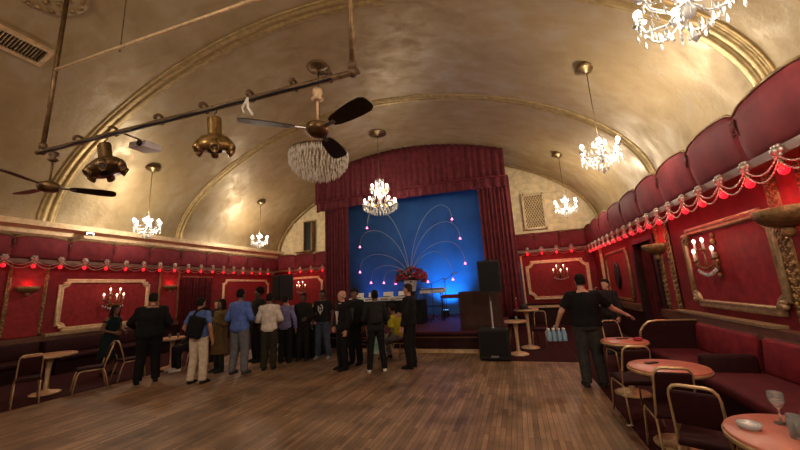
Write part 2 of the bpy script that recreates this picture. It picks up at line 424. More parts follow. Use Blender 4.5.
wall_panel('right', 4.98, 7.2, 1.12, 2.42, 'large red panel with old gold moulding on right wall, nearest one', M['framegold'], .16, .12, True)
o = wall_panel('right', 10.35, 12.7, 1.0, 2.45, 'narrow looking gold edged red panel with dark oval beyond doorway, right wall', M['oldgold'], .12, .08)
b = B(); iv = Vector((R_, 11.525, 1.0))
b.lathe(Vector((R_-.03, 11.55, 1.72))-iv, [(0, 0), (.26, 0), (.28, .02), (.2, .05), (.08, .035), (0, .04)], 18, Matrix.Rotation(-PI/2, 3, 'Y') @ Matrix.Diagonal((1.5, 1, 1)))
b.build('oval_ornament', M['black'], o, True, label='dark oval ornament')
wall_panel('right', .9, 3.6, 1.1, 2.4, 'red panel with gold moulding behind the round tables, cut by frame edge', M['framegold'], .16, .12, True)
wall_panel('left', 5.6, 8.0, 1.0, 2.42, 'red panel with pale gold frame behind the woman and man in black, left wall', M['palegold'], .16, .12, True)
wall_panel('left', 11.0, 13.8, 1.0, 2.45, 'red panel with gold frame behind the man in the blue shirt', M['palegold'], .16, .1)
wall_panel('left', 1.6, 4.2, 1.0, 2.42, 'red panel cut off at the left edge of the picture', M['palegold'], .16, .12)
wall_panel('back', -11.2, -8.95, 1.0, 2.5, 'bright red panel with pale frame on far wall, left of the stage', M['palegold'], .2, .11)
wall_panel('back', .4, 2.68, .95, 2.48, 'red panel with cream frame on far wall, right of the stage', M['palegold'], .2, .13)
# pilasters with ornamented gilt bands
def pilaster(side, s0, s1, label, fm):
    fr = WF[side]; o = thing('pilaster', label, 'pilaster', fr((s0+s1)/2, .98, 0)); iv = o.location.copy()
    f = lambda s, z, d: fr(s, z, d)-iv
    def bx(b, sa, sb, za, zb, d):
        c = f((sa+sb)/2, (za+zb)/2, d/2); dd = (d, sb-sa, zb-za) if side != 'back' else (sb-sa, d, zb-za); b.box(c, dd)
    b = B(); bx(b, s0, s1, .98, 2.8, .02); b.build('shaft', M['panelred'], o)
    bw = .07 if side == 'left' else (.2 if s1-s0 > .5 else .1)
    for sa in (s0, s1-bw):
        b = B(); bx(b, sa, sa+bw, .98, 2.8, .03)
        k = 1.05
        while k < 2.78:
            if bw > .15:
                for q in (-1, 1): b.sph(f(sa+bw/2+q*.06, k+.045, .03), .034, (.55, .9, 1.0), 1); b.sph(f(sa+bw/2+q*.03, k+.02, .034), .02, sub=1)
            b.sph(f(sa+bw/2, k, .03), .036, (.55, .8, 1.1) if side != 'back' else (.8, .55, 1.1), 1); b.sph(f(sa+bw/2+.026*math.sin(k*40), k+.045, .034), .02, sub=1); k += .09
        b.build('gilt_band', fm, o, True)
    return o
pilaster('right', 7.72, 8.38, 'red pilaster with ornate gilt bands between panel and doorway, right wall', M['oldgold'])
pilaster('right', 4.3, 4.98, 'red pilaster with gilt bands at right edge behind shell lamp', M['oldgold'])
pilaster('right', 13.1, 13.35, 'slim pale gilt pilaster near the far right corner', M['palegold'])
pilaster('left', 4.6, 5.36, 'red pilaster with beaded gilt edges at far left of picture', M['oldgold'])
pilaster('left', 8.3, 9.06, 'red pilaster with gilt edges beside the curtained doorway, left wall', M['oldgold'])
b = B(); b.box((0, 0, .88), (.1, .03, 1.75), bev=.01)
o = b.build('blue_strip', M['blue'], loc=(.16, 14.26, .74)); tag(o, 'narrow blue upright strip beside the stage curtain on far wall', 'trim strip')
b = B(); b.box((0, 0, .97), (.07, .05, 1.95), bev=.01)
o = b.build('gilt_strip', M['palegold'], loc=(.27, 14.26, .74)); tag(o, 'thin gilt upright moulding beside the blue strip on far wall', 'moulding')

# padded valances
def pad_mesh(side, ln, zb, zj, rise):
    """one scalloped cushion: s 0..ln, top edge arched, swelling out from the wall"""
    b = B(); n = 12; m = 7
    front = {}
    fr = {'right': lambda s, z, d: Vector((-d, s, z)), 'left': lambda s, z, d: Vector((d, s, z)), 'back': lambda s, z, d: Vector((s, -d, z))}[side]
    ringsl = []
    for i in range(n+1):
        u = i/n; s = u*ln; arch = (1-(2*u-1)**2); top = zj+rise*math.sqrt(max(0, arch))
        row = []
        for k in range(m+1):
            v = k/m; z = zb+(top-zb)*v
            d = .15+.07*v+.06*math.sin(PI*min(1, v*1.02))**.7*(.5+.5*math.sqrt(max(0, arch)))
            row.append(fr(s, z, d))
        row += [fr(s, top, .02), fr(s, zb, .02)]
        ringsl.append(row)
    b.rings(ringsl)
    return b
def pipe_pts(side, ln, zj, rise):
    fr = {'right': lambda s, z, d: Vector((-d, s, z)), 'left': lambda s, z, d: Vector((d, s, z)), 'back': lambda s, z, d: Vector((s, -d, z))}[side]
    return [fr(u/12*ln, zj+rise*math.sqrt(max(0, 1-(2*u/12-1)**2))+.008, .225) for u in range(13)]
def valance(side, starts, ln, base, label, zb=2.9, zj=3.5, rise=.14):
    o = thing('padded_valance', label, 'valance', base)
    pm = pipe = tie = None
    for s in starts:
        off = Vector((0, s, 0)) if side != 'back' else Vector((s, 0, 0))
        if pm is None:
            p = pad_mesh(side, ln, zb, zj, rise).build('pad', M['pad'], o, True); pm = p.data
            q = B().tube(pipe_pts(side, ln, zj, rise), .018, 6).build('piping', M['oldgold'], p, True); pipe = q.data
            fr = {'right': lambda s, z, d: Vector((-d, s, z)), 'left': lambda s, z, d: Vector((d, s, z)), 'back': lambda s, z, d: Vector((s, -d, z))}[side]
            bb = B().tube([fr(0, zj-.07, .24), fr(0.01, zj-.20, .25)], [.024, .014], 6); bb.sph(fr(0.01, zj-.22, .25), .022, sub=1); bb.sph(fr(0, zj-.06, .24), .03, sub=1)
            r = bb.build('tassel', M['tassel'], p, True); tie = r.data
        else:
            p = link('pad', pm, o); q = link('piping', pipe, p); link('tassel', tie, p)
        p.location = off
    return o
valance('right', [4.83-1.175*k for k in (4, 3, 2, 1)]+[4.83+1.175*k for k in range(8)], 1.175, (R_, 0, 0), 'long scalloped burgundy padded valance along the right wall', zj=3.5, rise=.11)
valance('left', [4.52+1.09*k for k in range(-3, 9)], 1.09, (-L_, 0, 0), 'long burgundy padded valance under the gilt cornice of left wall', zj=3.42, rise=.07)
valance('back', [-11.5+1.1*k for k in range(3)], 1.1, (0, D_, 0), 'short burgundy padded valance on far wall, left of stage', zj=3.55, rise=.1)
valance('back', [-.1+.93*k for k in range(3)], .93, (0, D_, 0), 'short burgundy padded valance on far wall, right of stage', zj=3.45, rise=.1)
slab('trim_20', *yspan(2.66, R_, -5, 14.3, 2.8, 2.9), M['ledge']); slab('trim_21', *yspan(-L_, -11.58, -5, 14.3, 2.8, 2.9), M['ledge'])
slab('trim_22', *yspan(-11.7, -8.1, 14.06, D_, 2.8, 2.9), M['ledge']); slab('trim_23', *yspan(-.1, 2.8, 14.06, D_, 2.8, 2.9), M['ledge'])

# festoon lamps
def festoon(side, pos, step, label, group, base):
    fr = {'right': lambda s, z, d: Vector((-d, s, z)), 'left': lambda s, z, d: Vector((d, s, z)), 'back': lambda s, z, d: Vector((s, -d, z))}[side]
    first = None
    for s in pos:
        loc = Vector(base)+(Vector((0, s, 2.66 if side == 'right' else 2.73)) if side != 'back' else Vector((s, 0, 2.74)))
        if first is None:
            o = thing('festoon_lamp', label, 'lamp', loc, group=group); first = o
            b = B()
            for k in range(6):
                a = k/6*2*PI; b.sph(fr(.05*math.cos(a), .19+.05*math.sin(a), .25), .035, sub=1)
            b.sph(fr(0, .19, .27), .045, sub=1); b.build('rosette', M['silver'], o, True)
            B().tube([fr(0, .15, .24), fr(0, .035, .24)], [.022, .03], 8).build('lamp_holder', M['oldgold'], o, True)
            B().sph(fr(0, -.01, .24), .046, (1, 1, 1.15)).build('bulb', M['redglow'], o, True)
            for dz in (0, .055):
                b = B(); n = 15
                pts = [fr(step*k/n, .15-dz-.13*(1-(2*k/n-1)**2)*(1+dz*4), .26) for k in range(n+1)]
                b.tube(pts, .006, 5)
                for p in pts: b.sph(p, .013, sub=1)
                b.build('bead_swag', M['silver'], o, True)
            point('bulb_light', fr(0, -.03, .30), BULB_W*{'left': 1.1, 'right': 2.7, 'back': 3}[side], (1, .035, .05), .06, o)
        else:
            dup(first, loc)
festoon('right', [4.28+.52*k for k in range(-3, 19)], .52, 'red bulb with silver rosette and bead swag, one of the right wall row', 'red festoon bulbs along the right wall', (R_, 0, 0))
festoon('left', [4.40+.533*k for k in range(-1, 18)], .533, 'red bulb with silver rosette and bead swag, one of the left wall row', 'red festoon bulbs along the left wall', (-L_, 0, 0))
festoon('back', [-10.75+.64*k for k in range(4)], .6, 'red bulb with rosette on far wall, left of the stage curtain', 'red festoon bulbs on the far wall left of the stage', (0, D_, 0))
festoon('back', [.01+.53*k for k in range(5)], .53, 'red bulb with rosette on far wall, right of the stage curtain', 'red festoon bulbs on the far wall right of the stage', (0, D_, 0))

# sconces
def sconce(side, s, z, label, sc=1.):
    fr = {'right': lambda s, z, d: Vector((-d, s, z)), 'left': lambda s, z, d: Vector((d, s, z)), 'back': lambda s, z, d: Vector((s, -d, z))}[side]
    o = thing('wall_sconce', label, 'sconce', WF[side](s, z, .02)); o.scale = (sc, sc, sc)
    b = B()
    for k in range(7): b.sph(fr(.03*math.sin(k*2), -.3+k*.1, .02), .055 if k in (1, 3, 5) else .04, (.7, .7, 1.2), 1)
    b.build('back_plate', M['oldgold'], o, True)
    arms = [(-.24, .02, .16), (-.12, .16, .2), (0, .0, .28), (.12, .16, .2), (.24, .02, .16)]
    for x, zz, d in arms:
        b = B().tube([fr(0, -.12, .03), fr(x*.5, -.2, d*.6), fr(x*.95, -.14, d), fr(x, zz-.08, d)], .011, 6)
        b.lathe(fr(x, zz-.09, d), [(.015, 0), (.045, .02), (.05, .03), (.02, .03)], 8); a = b.build('arm', M['oldgold'], o, True)
        B().tube([fr(x, zz-.06, d), fr(x, zz+.04, d)], .016, 8).build('candle', M['white'], a, True)
        B().sph(fr(x, zz+.075, d), .024, (1, 1, 1.7), 1).build('bulb', M['candleglow'], a, True)
    b = B()
    for k in range(9): b.sph(fr(-.24+.06*k, -.24-.05*math.cos((k-4)*.5), .16), .02, (1, 1, 1.9), 1)
    b.build('crystal_drops', M['crystal'], o, True)
    point('sconce_light', fr(0, .08, .34), SCONCE_W, (1, .42, .25), .08, o)
sconce('right', 6.25, 1.92, 'candle sconce on the nearest large red panel of right wall')
sconce('left', 6.85, 1.85, 'candle sconce on red panel above the woman in dark dress', 1.1)
sconce('back', -10.1, 2.0, 'candle sconce on the far wall panel, left of stage')
sconce('back', 1.64, 1.98, 'candle sconce on the far wall panel, right of stage')
# shell uplighters
def shell(side, s, z, label):
    fr = {'right': lambda s, z, d: Vector((-d, s, z)), 'left': lambda s, z, d: Vector((d, s, z))}[side]
    o = thing('shell_lamp', label, 'lamp', WF[side](s, z, .06))
    if side == 'left': o.scale = (.7, .7, .8); o.location.x -= .035; o.location.z -= .12
    b = B(); n = 22; rows = []
    for k in range(6):
        v = k/5; ring = []
        for j in range(n+1):
            a = PI*j/n; rr = (.05+.27*math.sin(v*PI/2))*(1+.05*math.cos(j*PI)); ring.append((rr*math.cos(a), -.16+.2*v*v, rr*math.sin(a)*.9))
        rows.append(ring)
    b.rings([[fr(*p) for p in r]+[fr(p[0]*.94, p[1]+.012, p[2]*.94) for p in reversed(r)] for r in rows])
    b.build('shell_bowl', M['oldgold'], o, True)
    B().sph(fr(0, -.2, .06), .06, (1, 1, 1.2)).build('finial', M['oldgold'], o, True)
    B().sph(fr(0, .02, .1), .05).build('bulb', M['redglow'], o, True)
    point('shell_light', fr(0, .10, .13), SHELL_W, (1, .05, .05), .06, o)
shell('right', 8.12, 2.24, 'gilt shell uplighter glowing red beside the right doorway')
shell('right', 4.62, 2.26, 'large gilt shell uplighter at right edge of picture')
shell('left', 4.98, 2.3, 'dark shell uplighter glowing red at far left pilaster')
shell('left', 8.68, 2.3, 'dark shell uplighter glowing red beside the curtained doorway, left wall')
#MARK2

# ------------------------------------------------------------------ stage
SZ = .52
b = B(); b.box(*yspan(-6.5, -.42, 8.78, 14.25, 0, SZ-.06)); struct(b.build('stage_base', M['dado']))
b = B(); b.box(*yspan(-6.54, -.38, 8.72, 14.25, SZ-.06, SZ), bev=.012); struct(b.build('stage_floor', M['stagered']))
slab('trim_30', *yspan(-6.52, -.4, 8.73, 8.79, 0, .09), M['palegold'])
slab('trim_31', *yspan(-6.52, -.4, 8.755, 8.79, .36, .39), M['ledge'])
b = B(); b.box((0, 0, 2.8), (7.3, .05, 5.6)); o = b.build('backcloth', M['blue'], loc=(-3.75, 13.95, SZ)); tag(o, 'large blue backcloth hanging behind the stage', 'backdrop')
def pelmet_sheet(b, x0, x1, y, top, bot, folds, depth, thick=.03):
    n = folds*8; rings = []
    for k in range(6):
        f = k/5; fr = []; bk = []
        for j in range(n+1):
            u = j/n; x = x0+(x1-x0)*u; zb, zt = bot(x), top(x); z = zb+(zt-zb)*f
            a = u*folds*2*PI; d = depth*(math.sin(a+.5*math.sin(u*37))+.4*math.sin(a*.53+2))*(1-.3*f)
            fr.append(Vector((x, y+d-thick/2, z))); bk.append(Vector((x, y+d+thick/2, z)))
        rings.append(fr+list(reversed(bk)))
    b.rings(rings); return b
o = thing('stage_curtain', 'crimson velvet stage curtain with arched pelmet framing the blue stage', 'curtain', (-4, 12.2, 0))
def loc_parts(o): 
    for c in o.children: c.location = -o.location
sag = lambda x: .10*((x+4)/4)**2
pelmet_sheet(B(), -8.0, .06, 12.2, lambda x: vz(x)-.03, lambda x: 5.60-sag(x), 34, .05).build('pelmet', M['curtain'], o, True)
pelmet_sheet(B(), -8.0, .06, 12.3, lambda x: 5.8-sag(x), lambda x: 5.25-sag(x), 26, .05).build('lower_pelmet', M['curtain'], o, True)
b = B(); 
for z0 in (5.62,): b.tube([(-8+8.06*k/40, 12.12, z0-sag(-8+8.06*k/40)) for k in range(41)], .022, 6)
b.build('pelmet_braid', M['pad'], o, True)
drape(B(), (-7.62, 12.4), (-6.5, 12.4), SZ, 5.6, .07, 8).build('side_drape', M['curtain'], o, True)
drape(B(), (-1.0, 12.4), (.12, 12.4), SZ, 5.6, .07, 8).build('side_drape', M['curtain'], o, True)
drape(B(), (-7.6, 14.1), (-7.6, 12.45), SZ, 5.6, .04, 9).build('return_drape', M['curtain'], o, True)
drape(B(), (.1, 12.45), (.1, 14.1), SZ, 5.6, .04, 9).build('return_drape', M['curtain'], o, True)
loc_parts(o)
# lattice grilles on the upper far wall
o = thing('lattice_grille', 'cream diamond lattice grille on upper far wall, right of stage', 'grille', (1.0, 14.28, 3.72))
b = B(); W, H = .78, 1.48
for x in (-W/2, W/2): b.box((x, -.08, H/2), (.09, .16, H))
for z in (.04, H-.04): b.box((0, -.08, z), (W, .16, .08))
b.build('frame', M['cream'], o)
B().box((0, -.02, H/2), (W, .03, H)).build('backing', M['oldgold'], o)
b = B()
for k in range(-8, 16):
    for sgn in (1, -1):
        x0 = -W/2+k*.098
        pts = []
        for z in [i*.04 for i in range(int(H/.04)+1)]:
            x = x0+sgn*(z-(0 if sgn > 0 else H))*.55
            x = (x0+z*.55) if sgn > 0 else (x0+(H-z)*.55)
            if -W/2 <= x <= W/2: pts.append((x, -.09 if sgn > 0 else -.10, z))
        if len(pts) > 1: b.tube([pts[0], pts[-1]], .013, 5)
b.build('lattice', M['cream'], o)
o = thing('lattice_grille', 'cream cabinet grille with dark open slot on upper far wall, left of stage', 'grille', (-9.85, 14.28, 3.75))
b = B(); b.box((-.35, -.14, .74), (.62, .28, 1.5), bev=.01); b.build('side_panel', M['cream'], o)
B().box((.2, -.10, .74), (.42, .2, 1.46)).build('dark_slot', M['black'], o)
b = B()
for x in (-.02, .42): b.box((x, -.14, .74), (.05, .28, 1.5))
for z in (0, 1.48): b.box((.2, -.14, z), (.45, .28, .05))
b.build('frame', M['oldgold'], o)

# light fountain behind the flowers
o = thing('light_fountain', 'fountain of arching wire stems with pink lights before the blue backcloth', 'light sculpture', (-4.0, 13.0, SZ))
K = 13.0/11.6
base = Vector((-3.62*K, 0, 2.05))
B().lathe((base.x+4.0, 0, 0), [(.2, 0), (.2, .05), (.05, .1), (.04, 1.2), (.06, 1.58), (.09, 1.62), (0, 1.64)], 12).build('post', M['steel'], o, True)
for x, z, up in ((-5.27, 4.1, .75), (-5.6, 3.38, .62), (-5.63, 2.41, .6), (-5.18, 1.98, .55), (-4.66, 1.95, .38), (-4.19, 1.9, .25), (-1.93, 4.06, .62), (-1.7, 3.34, .68), (-1.6, 2.45, .8), (-2.07, 1.93, .95), (-2.97, 1.9, .35)):
    X = x*K; Z = 1.68+(z-1.68)*K; up *= K
    p0 = base.copy(); p3 = Vector((X, 0, Z)); dx = X-p0.x
    p1 = Vector((p0.x+dx*.12, 0, Z+up*1.05)); p2 = Vector((X-dx*.02, 0, Z+up*1.65))
    p1.z = max(p1.z, p0.z+.3)
    pts = []
    for k in range(25):
        t = k/24; q = p0*(1-t)**3+p1*3*t*(1-t)**2+p2*3*t*t*(1-t)+p3*t**3
        pts.append(q-Vector((-4.0, 0, SZ)))
    s = B().tube(pts, .013, 5).build('stem', M['steel'], o, True)
    e = pts[-1]
    B().lathe(e, [(.015, .0), (.035, -.04), (.05, -.075), (.02, -.09)], 10).build('lamp_shade', M['pinkglow'], s, True)
    point('pink_light', e+Vector((0, -.1, -.06)), PINK_W, (1, .15, .45), .05, o)
# flowers in a white vase on a plinth
o = thing('plinth', 'slim dark plinth carrying the white flower vase on stage', 'plinth', (-3.62, 11.6, SZ))
b = B(); b.box((0, 0, .5), (.36, .36, .96), bev=.02); b.build('column', M['boxbrown'], o)
b = B(); b.box((0, 0, 1.0), (.44, .44, .06), bev=.01); b.build('cap', M['black'], o)
o = thing('flower_vase', 'white vase with a bush of red flowers in the stage centre', 'vase', (-3.62, 11.6, SZ+1.03))
B().lathe((0, 0, 0), [(0, 0), (.14, 0), (.17, .02), (.21, .22), (.25, .36), (.27, .38), (.24, .38), (.19, .1), (0, .05)], 20).build('vase', M['white'], o, True)
b = B(); bl = B(); rnd = random.Random(3)
for k in range(170):
    a = rnd.random()*2*PI; r = .62*math.sqrt(rnd.random()); z = .38+.58*rnd.random()*(1-(r/.75)**2)+.1*rnd.random()-.12*r
    (b if k % 4 else bl).sph((r*math.cos(a), r*math.sin(a)*.7, z), .045+.035*rnd.random(), (1, 1, .7), 1)
for k in range(26):
    a = k*2.4; r = .1+.45*rnd.random(); bl.tube([(0, 0, .3), (r*.5*math.cos(a), r*.4*math.sin(a), .5), (r*math.cos(a), r*.7*math.sin(a), .5+.35*rnd.random())], .008, 4)
f = b.build('flowers', M['rosepetal'], o, True); f['kind'] = 'stuff'; bl.build('foliage', M['leaf'], o)
# dj table with decks
o = thing('stage_table', 'long stage table under a black cloth carrying white decks', 'table', (-4.3, 10.85, SZ))
b = B(); b.box((0, 0, .37), (2.7, .7, .74), bev=.015); b.build('cloth', M['blackcloth'], o); b = B(); b.box((0, 0, .755), (2.74, .74, .03), bev=.008); b.build('table_top', M['black'], o)
dk = None
for i, x in enumerate((-5.38, -4.82, -4.26, -3.7)):
    lab = ['leftmost white deck on the black stage table', 'second white deck from left on stage table', 'third white deck on the stage table, below the flowers', 'white deck at right end of the stage table'][i]
    if dk is None:
        dk = thing('music_deck', lab, 'music player', (x, 10.8, SZ+.77), group='white decks on the stage table')
        b = B(); b.box((0, 0, .06), (.42, .42, .12), bev=.012); b.build('case', M['white'], dk)
        B().lathe((0, 0, .12), [(0, 0), (.15, 0), (.15, .02), (.13, .025), (0, .022)], 20).build('platter', M['black'], dk, True)
        b = B(); b.box((0, -.212, .06), (.3, .01, .05)); b.build('front_panel', M['steel'], dk)
        b = B(); b.box((0, .16, .2), (.36, .03, .18), rot=Matrix.Rotation(-.3, 3, 'X')); b.build('display', M['white'], dk)
    else: dup(dk, (x, 10.8, SZ+.77), label=lab)
o = thing('keyboard', 'pale slanted electronic keyboard at right end of the stage table', 'keyboard', (-2.85, 11.75, SZ))
b = B()
for x in (-.3, .3): b.tube([(x, -.2, 0), (x, .2, .95)], .015); b.tube([(x, .2, 0), (x, -.2, .95)], .015)
b.tube([(-.3, 0, .475), (.3, 0, .475)], .02)
b.build('stand', M['black'], o); b = B(); b.box((0, 0, 1.02), (.9, .34, .09), rot=Matrix.Rotation(.3, 3, 'X'), bev=.01); b.build('case', M['white'], o)
b = B(); b.box((0, -.05, 1.06), (.8, .14, .03), rot=Matrix.Rotation(.3, 3, 'X')); b.build('keys', M['steel'], o)
o = thing('stage_bench', 'red topped bench on black legs on stage in blue light', 'bench', (-2.15, 11.4, SZ))
b = B(); b.box((0, 0, .8), (.62, .32, .12), bev=.03); b.build('seat', M['curtain'], o)
for x in (-.27, .27):
    for y in (-.12, .12): B().tube([(x, y, .75), (x*1.1, y*1.2, 0)], .016).build('leg', M['black'], o)
def mic_stand(x, y, lab, h, a):
    o = thing('microphone_stand', lab, 'microphone stand', (x, y, SZ))
    B().tube([(0, 0, .05), (0, 0, h)], .012).build('pole', M['black'], o)
    for k in range(3): q = k*2.1+.4; B().tube([(0, 0, .22), (.26*math.cos(q), .26*math.sin(q), .01)], .01).build('leg', M['black'], o)
    e = Vector((.42*math.cos(a), 0, h+.42*math.sin(a))); B().tube([(-.12*math.cos(a), 0, h-.12*math.sin(a)), e], .009).build('boom', M['black'], o)
    B().limb([e, e+Vector((.1, 0, .01))], [.02, .03], 8).build('microphone', M['steel'], o, True)
mic_stand(-2.75, 11.2, 'black microphone stand left of the red stage bench', 1.25, .35)
mic_stand(-2.45, 12.0, 'black microphone stand behind the red stage bench', 1.35, .6)
o = thing('stage_floodlight', 'small blue stage floodlight on the stage floor behind the vase', 'floodlight', (-2.7, 12.9, SZ))
b = B(); b.box((0, 0, .13), (.3, .16, .2), rot=Matrix.Rotation(.6, 3, 'X'), bev=.02); b.build('housing', M['black'], o); b = B(); b.box((0, 0, .02), (.3, .2, .04)); b.build('foot', M['black'], o)
b = B(); b.box((0, .06, .2), (.24, .015, .14), rot=Matrix.Rotation(.6, 3, 'X')); b.build('lens', glow('blue_lens', (.05, .4, 1), 3), o)
def spot(name, loc, aim, watts, col, ang, parent):
    d = bpy.data.lights.new(name, 'SPOT'); d.energy = watts; d.color = col; d.spot_size = ang; d.spot_blend = .8; d.shadow_soft_size = .1
    q = bpy.data.objects.new(name, d); COL.objects.link(q); q.parent = parent; q.location = loc
    q.rotation_euler = (Vector(aim)-Vector(loc)).to_track_quat('-Z', 'Y').to_euler()
spot('flood_light', (0, .12, .3), (0, 1.0, 1.5), STAGE_BLUE_W*3.2, (.03, .42, 1), 1.7, o)
o = thing('stage_floodlight', 'dark stage floodlight on the stage floor, far left behind the side drape', 'floodlight', (-6.2, 12.9, SZ))
b = B(); b.box((0, 0, .13), (.3, .16, .2), rot=Matrix.Rotation(.6, 3, 'X'), bev=.02); b.build('housing', M['black'], o); b = B(); b.box((0, 0, .02), (.3, .2, .04)); b.build('foot', M['black'], o)
spot('flood_light', (0, .1, .35), (1.6, 1.0, 2.2), STAGE_BLUE_W*.45, (.14, .33, 1), 2.6, o)
# cabinets and loudspeakers
o = thing('cabinet', 'large dark brown cabinet standing at right end of the stage', 'cabinet', (-.98, 9.3, SZ))
b = B(); b.box((0, 0, .49), (1.06, .5, .97), bev=.012); b.build('body', M['boxbrown'], o)
b = B(); b.box((0, -.255, .49), (.9, .012, .82)); b.build('front_panel', M['boxbrown'], o)
def speaker(loc, rz, wd, dp, h, lab, stand_z=None):
    o = thing('loudspeaker', lab, 'speaker', loc, rz)
    b = B(); b.rings([[Vector((-wd/2, -dp/2, z)), Vector((wd/2, -dp/2, z)), Vector((wd*.36, dp/2, z)), Vector((-wd*.36, dp/2, z))] for z in (0, h)]); b.build('cabinet_box', M['black'], o)
    b = B(); b.box((0, -dp/2-.008, h/2), (wd*.9, .016, h*.92), bev=.006); b.build('grille', mat('speaker_grille', (.009, .009, .01), .8, 0, 90, .5, spec=.2), o)
    b = B(); b.tube([(-.09, dp/2*.2, h+.0), (-.07, dp/2*.2, h+.03), (.07, dp/2*.2, h+.03), (.09, dp/2*.2, h)], .012); b.build('handle', M['black'], o)
    return o
def sub_mesh():
    o = thing('subwoofer', 'black subwoofer box on the floor under the speaker pole, right of stage', 'speaker', (-.62, 8.12, .012))
    b = B(); b.box((0, 0, .34), (.66, .5, .64), bev=.015); b.build('cabinet_box', M['black'], o)
    b = B(); b.box((0, -.256, .36), (.58, .014, .5), bev=.005); b.build('grille', mat('sub_grille', (.008, .008, .009), .8, 0, 90, .5, spec=.2), o)
    b = B()
    for x in (-.28, .28):
        for y in (-.2, .2): b.lathe((x, y, 0), [(.03, 0), (.03, .03)], 8)
    b.build('feet', M['black'], o)
    b = B(); b.box((0, -.26, .09), (.16, .012, .035)); b.build('badge', M['steel'], o)
    B().lathe((0, 0, .655), [(.04, 0), (.04, .02), (.018, .03), (.018, .82)], 10).build('pole', M['steel'], o, True)
sub_mesh()
speaker((-.6, 8.12, 1.48), .12, .5, .42, .72, 'black loudspeaker on a pole above the subwoofer, right of stage')
o = thing('speaker_stand', 'black tripod speaker stand behind the crowd by far left panel', 'stand', (-6.6, 8.35, 0))
B().tube([(0, 0, .1), (0, 0, 1.5)], .02).build('pole', M['black'], o)
for k in range(3): B().tube([(0, 0, .6), (.45*math.cos(k*2.09+.5), .45*math.sin(k*2.09+.5), .012)], .014).build('leg', M['black'], o)
speaker((-6.6, 8.35, 1.5), -.5, .6, .42, .74, 'black loudspeaker on tripod behind the crowd, left of stage')
o = thing('draped_table', 'low table under black cloth behind the man in black shirt', 'table', (-5.75, 8.15, 0))
b = B(); b.box((0, 0, .42), (1.1, .6, .84), bev=.03); b.build('cloth', M['blackcloth'], o); b = B(); b.box((0, 0, .85), (1.14, .64, .03), bev=.01); b.build('table_top', M['ledge'], o)

# ------------------------------------------------------------------ chandeliers
def drop(b, p, h=.09, r=.014):
    p = Vector(p); n = 5
    top = b.bm.verts.new(p); bot = b.bm.verts.new(p-Vector((0, 0, h))); ring = [b.bm.verts.new(p+Vector((r*math.cos(2*PI*k/n), r*math.sin(2*PI*k/n), -h*.66))) for k in range(n)]
    for k in range(n): b.bm.faces.new((top, ring[k], ring[(k+1) % n])); b.bm.faces.new((bot, ring[(k+1) % n], ring[k]))
def rose(o, z, r=.2):
    B().lathe((0, 0, z), [(0, -.10), (.05, -.10), (.08, -.06), (r*.7, -.05), (r*.8, -.02), (r, -.02), (r, .05), (0, .06)], 20).build('ceiling_rose', M['bronze'], o, True)
def chandelier(x, y, lab, zc, r=.33, arms=6, watts=None, bulb=.034):
    top = vz(x)
    o = thing('chandelier', lab, 'chandelier', (x, y, zc), group='small lit crystal chandeliers'); T = top-zc
    sl = Matrix.Identity(3); rose(o, T-.02)
    B().tube([(0, 0, .38), (0, 0, T-.08)], .008, 6).build('cord', M['bronze'], o, True)
    B().lathe((0, 0, 0), [(0, -.22), (.03, -.2), (.05, -.14), (.02, -.08), (.06, 0), (.03, .06), (.02, .2), (.05, .26), (.02, .32), (.0, .4)], 12).build('stem', M['crystal'], o, True)
    for k in range(arms):
        a = 2*PI*k/arms+.3; c, s = math.cos(a), math.sin(a)
        am = B().tube([(0, 0, -.05), (r*.45*c, r*.45*s, -.15), (r*.9*c, r*.9*s, -.1), (r*c, r*s, .0)], .012, 6)
        am.lathe((r*c, r*s, 0), [(.015, -.01), (.055, .01), (.06, .02), (.02, .02), (.016, .07), (0, .07)], 10)
        am = am.build('arm', M['crystal'], o, True)
        B().sph((r*c, r*s, .115), bulb, (1, 1, 1.5)).build('bulb', M['warmglow'], am, True)
        bs = B(); n = 9; a2 = a+2*PI/arms
        for q in range(n+1):
            u = q/n; aa = a+(a2-a)*u; bs.sph((r*.98*math.cos(aa), r*.98*math.sin(aa), -.02-.13*(1-(2*u-1)**2)), .014, sub=1)
        bs.tube([(r*.98*math.cos(a+(a2-a)*q/n), r*.98*math.sin(a+(a2-a)*q/n), -.02-.13*(1-(2*q/n-1)**2)) for q in range(n+1)], .005, 5)
        bs.build('bead_swag', M['crystal'], am, True)
    b = B()
    for ring, (rr, z, n) in enumerate(((r, -.03, 28), (r*.75, -.12, 22), (r*.5, -.2, 16), (r*.25, -.28, 8), (r*.35, .22, 14), (r*1.02, -.14, 14))):
        for q in range(n): aa = 2*PI*q/n; drop(b, (rr*math.cos(aa), rr*math.sin(aa), z), .095, .0125)
    drop(b, (0, 0, -.3), .14, .03)
    b.build('crystal_drops', M['crystal'], o)['kind'] = 'stuff'
    point('chandelier_light', (0, 0, .13), watts or CHAND_W, WARM, .12, o)
    return o
chandelier(1.75, 6.75, 'lit crystal chandelier over the right side, between the two gilt ribs', 3.98)
chandelier(1.76, 11.45, 'lit crystal chandelier at far right in front of the cream wall', 4.0)
chandelier(-10.13, 6.65, 'lit crystal chandelier at far left beyond the lighting bar', 3.9)
chandelier(-10.14, 11.25, 'lit crystal chandelier at left end, before the far wall arch', 4.02)
chandelier(1.6, 3.05, 'nearest crystal chandelier, cut by the top edge at right', 3.95, .35)
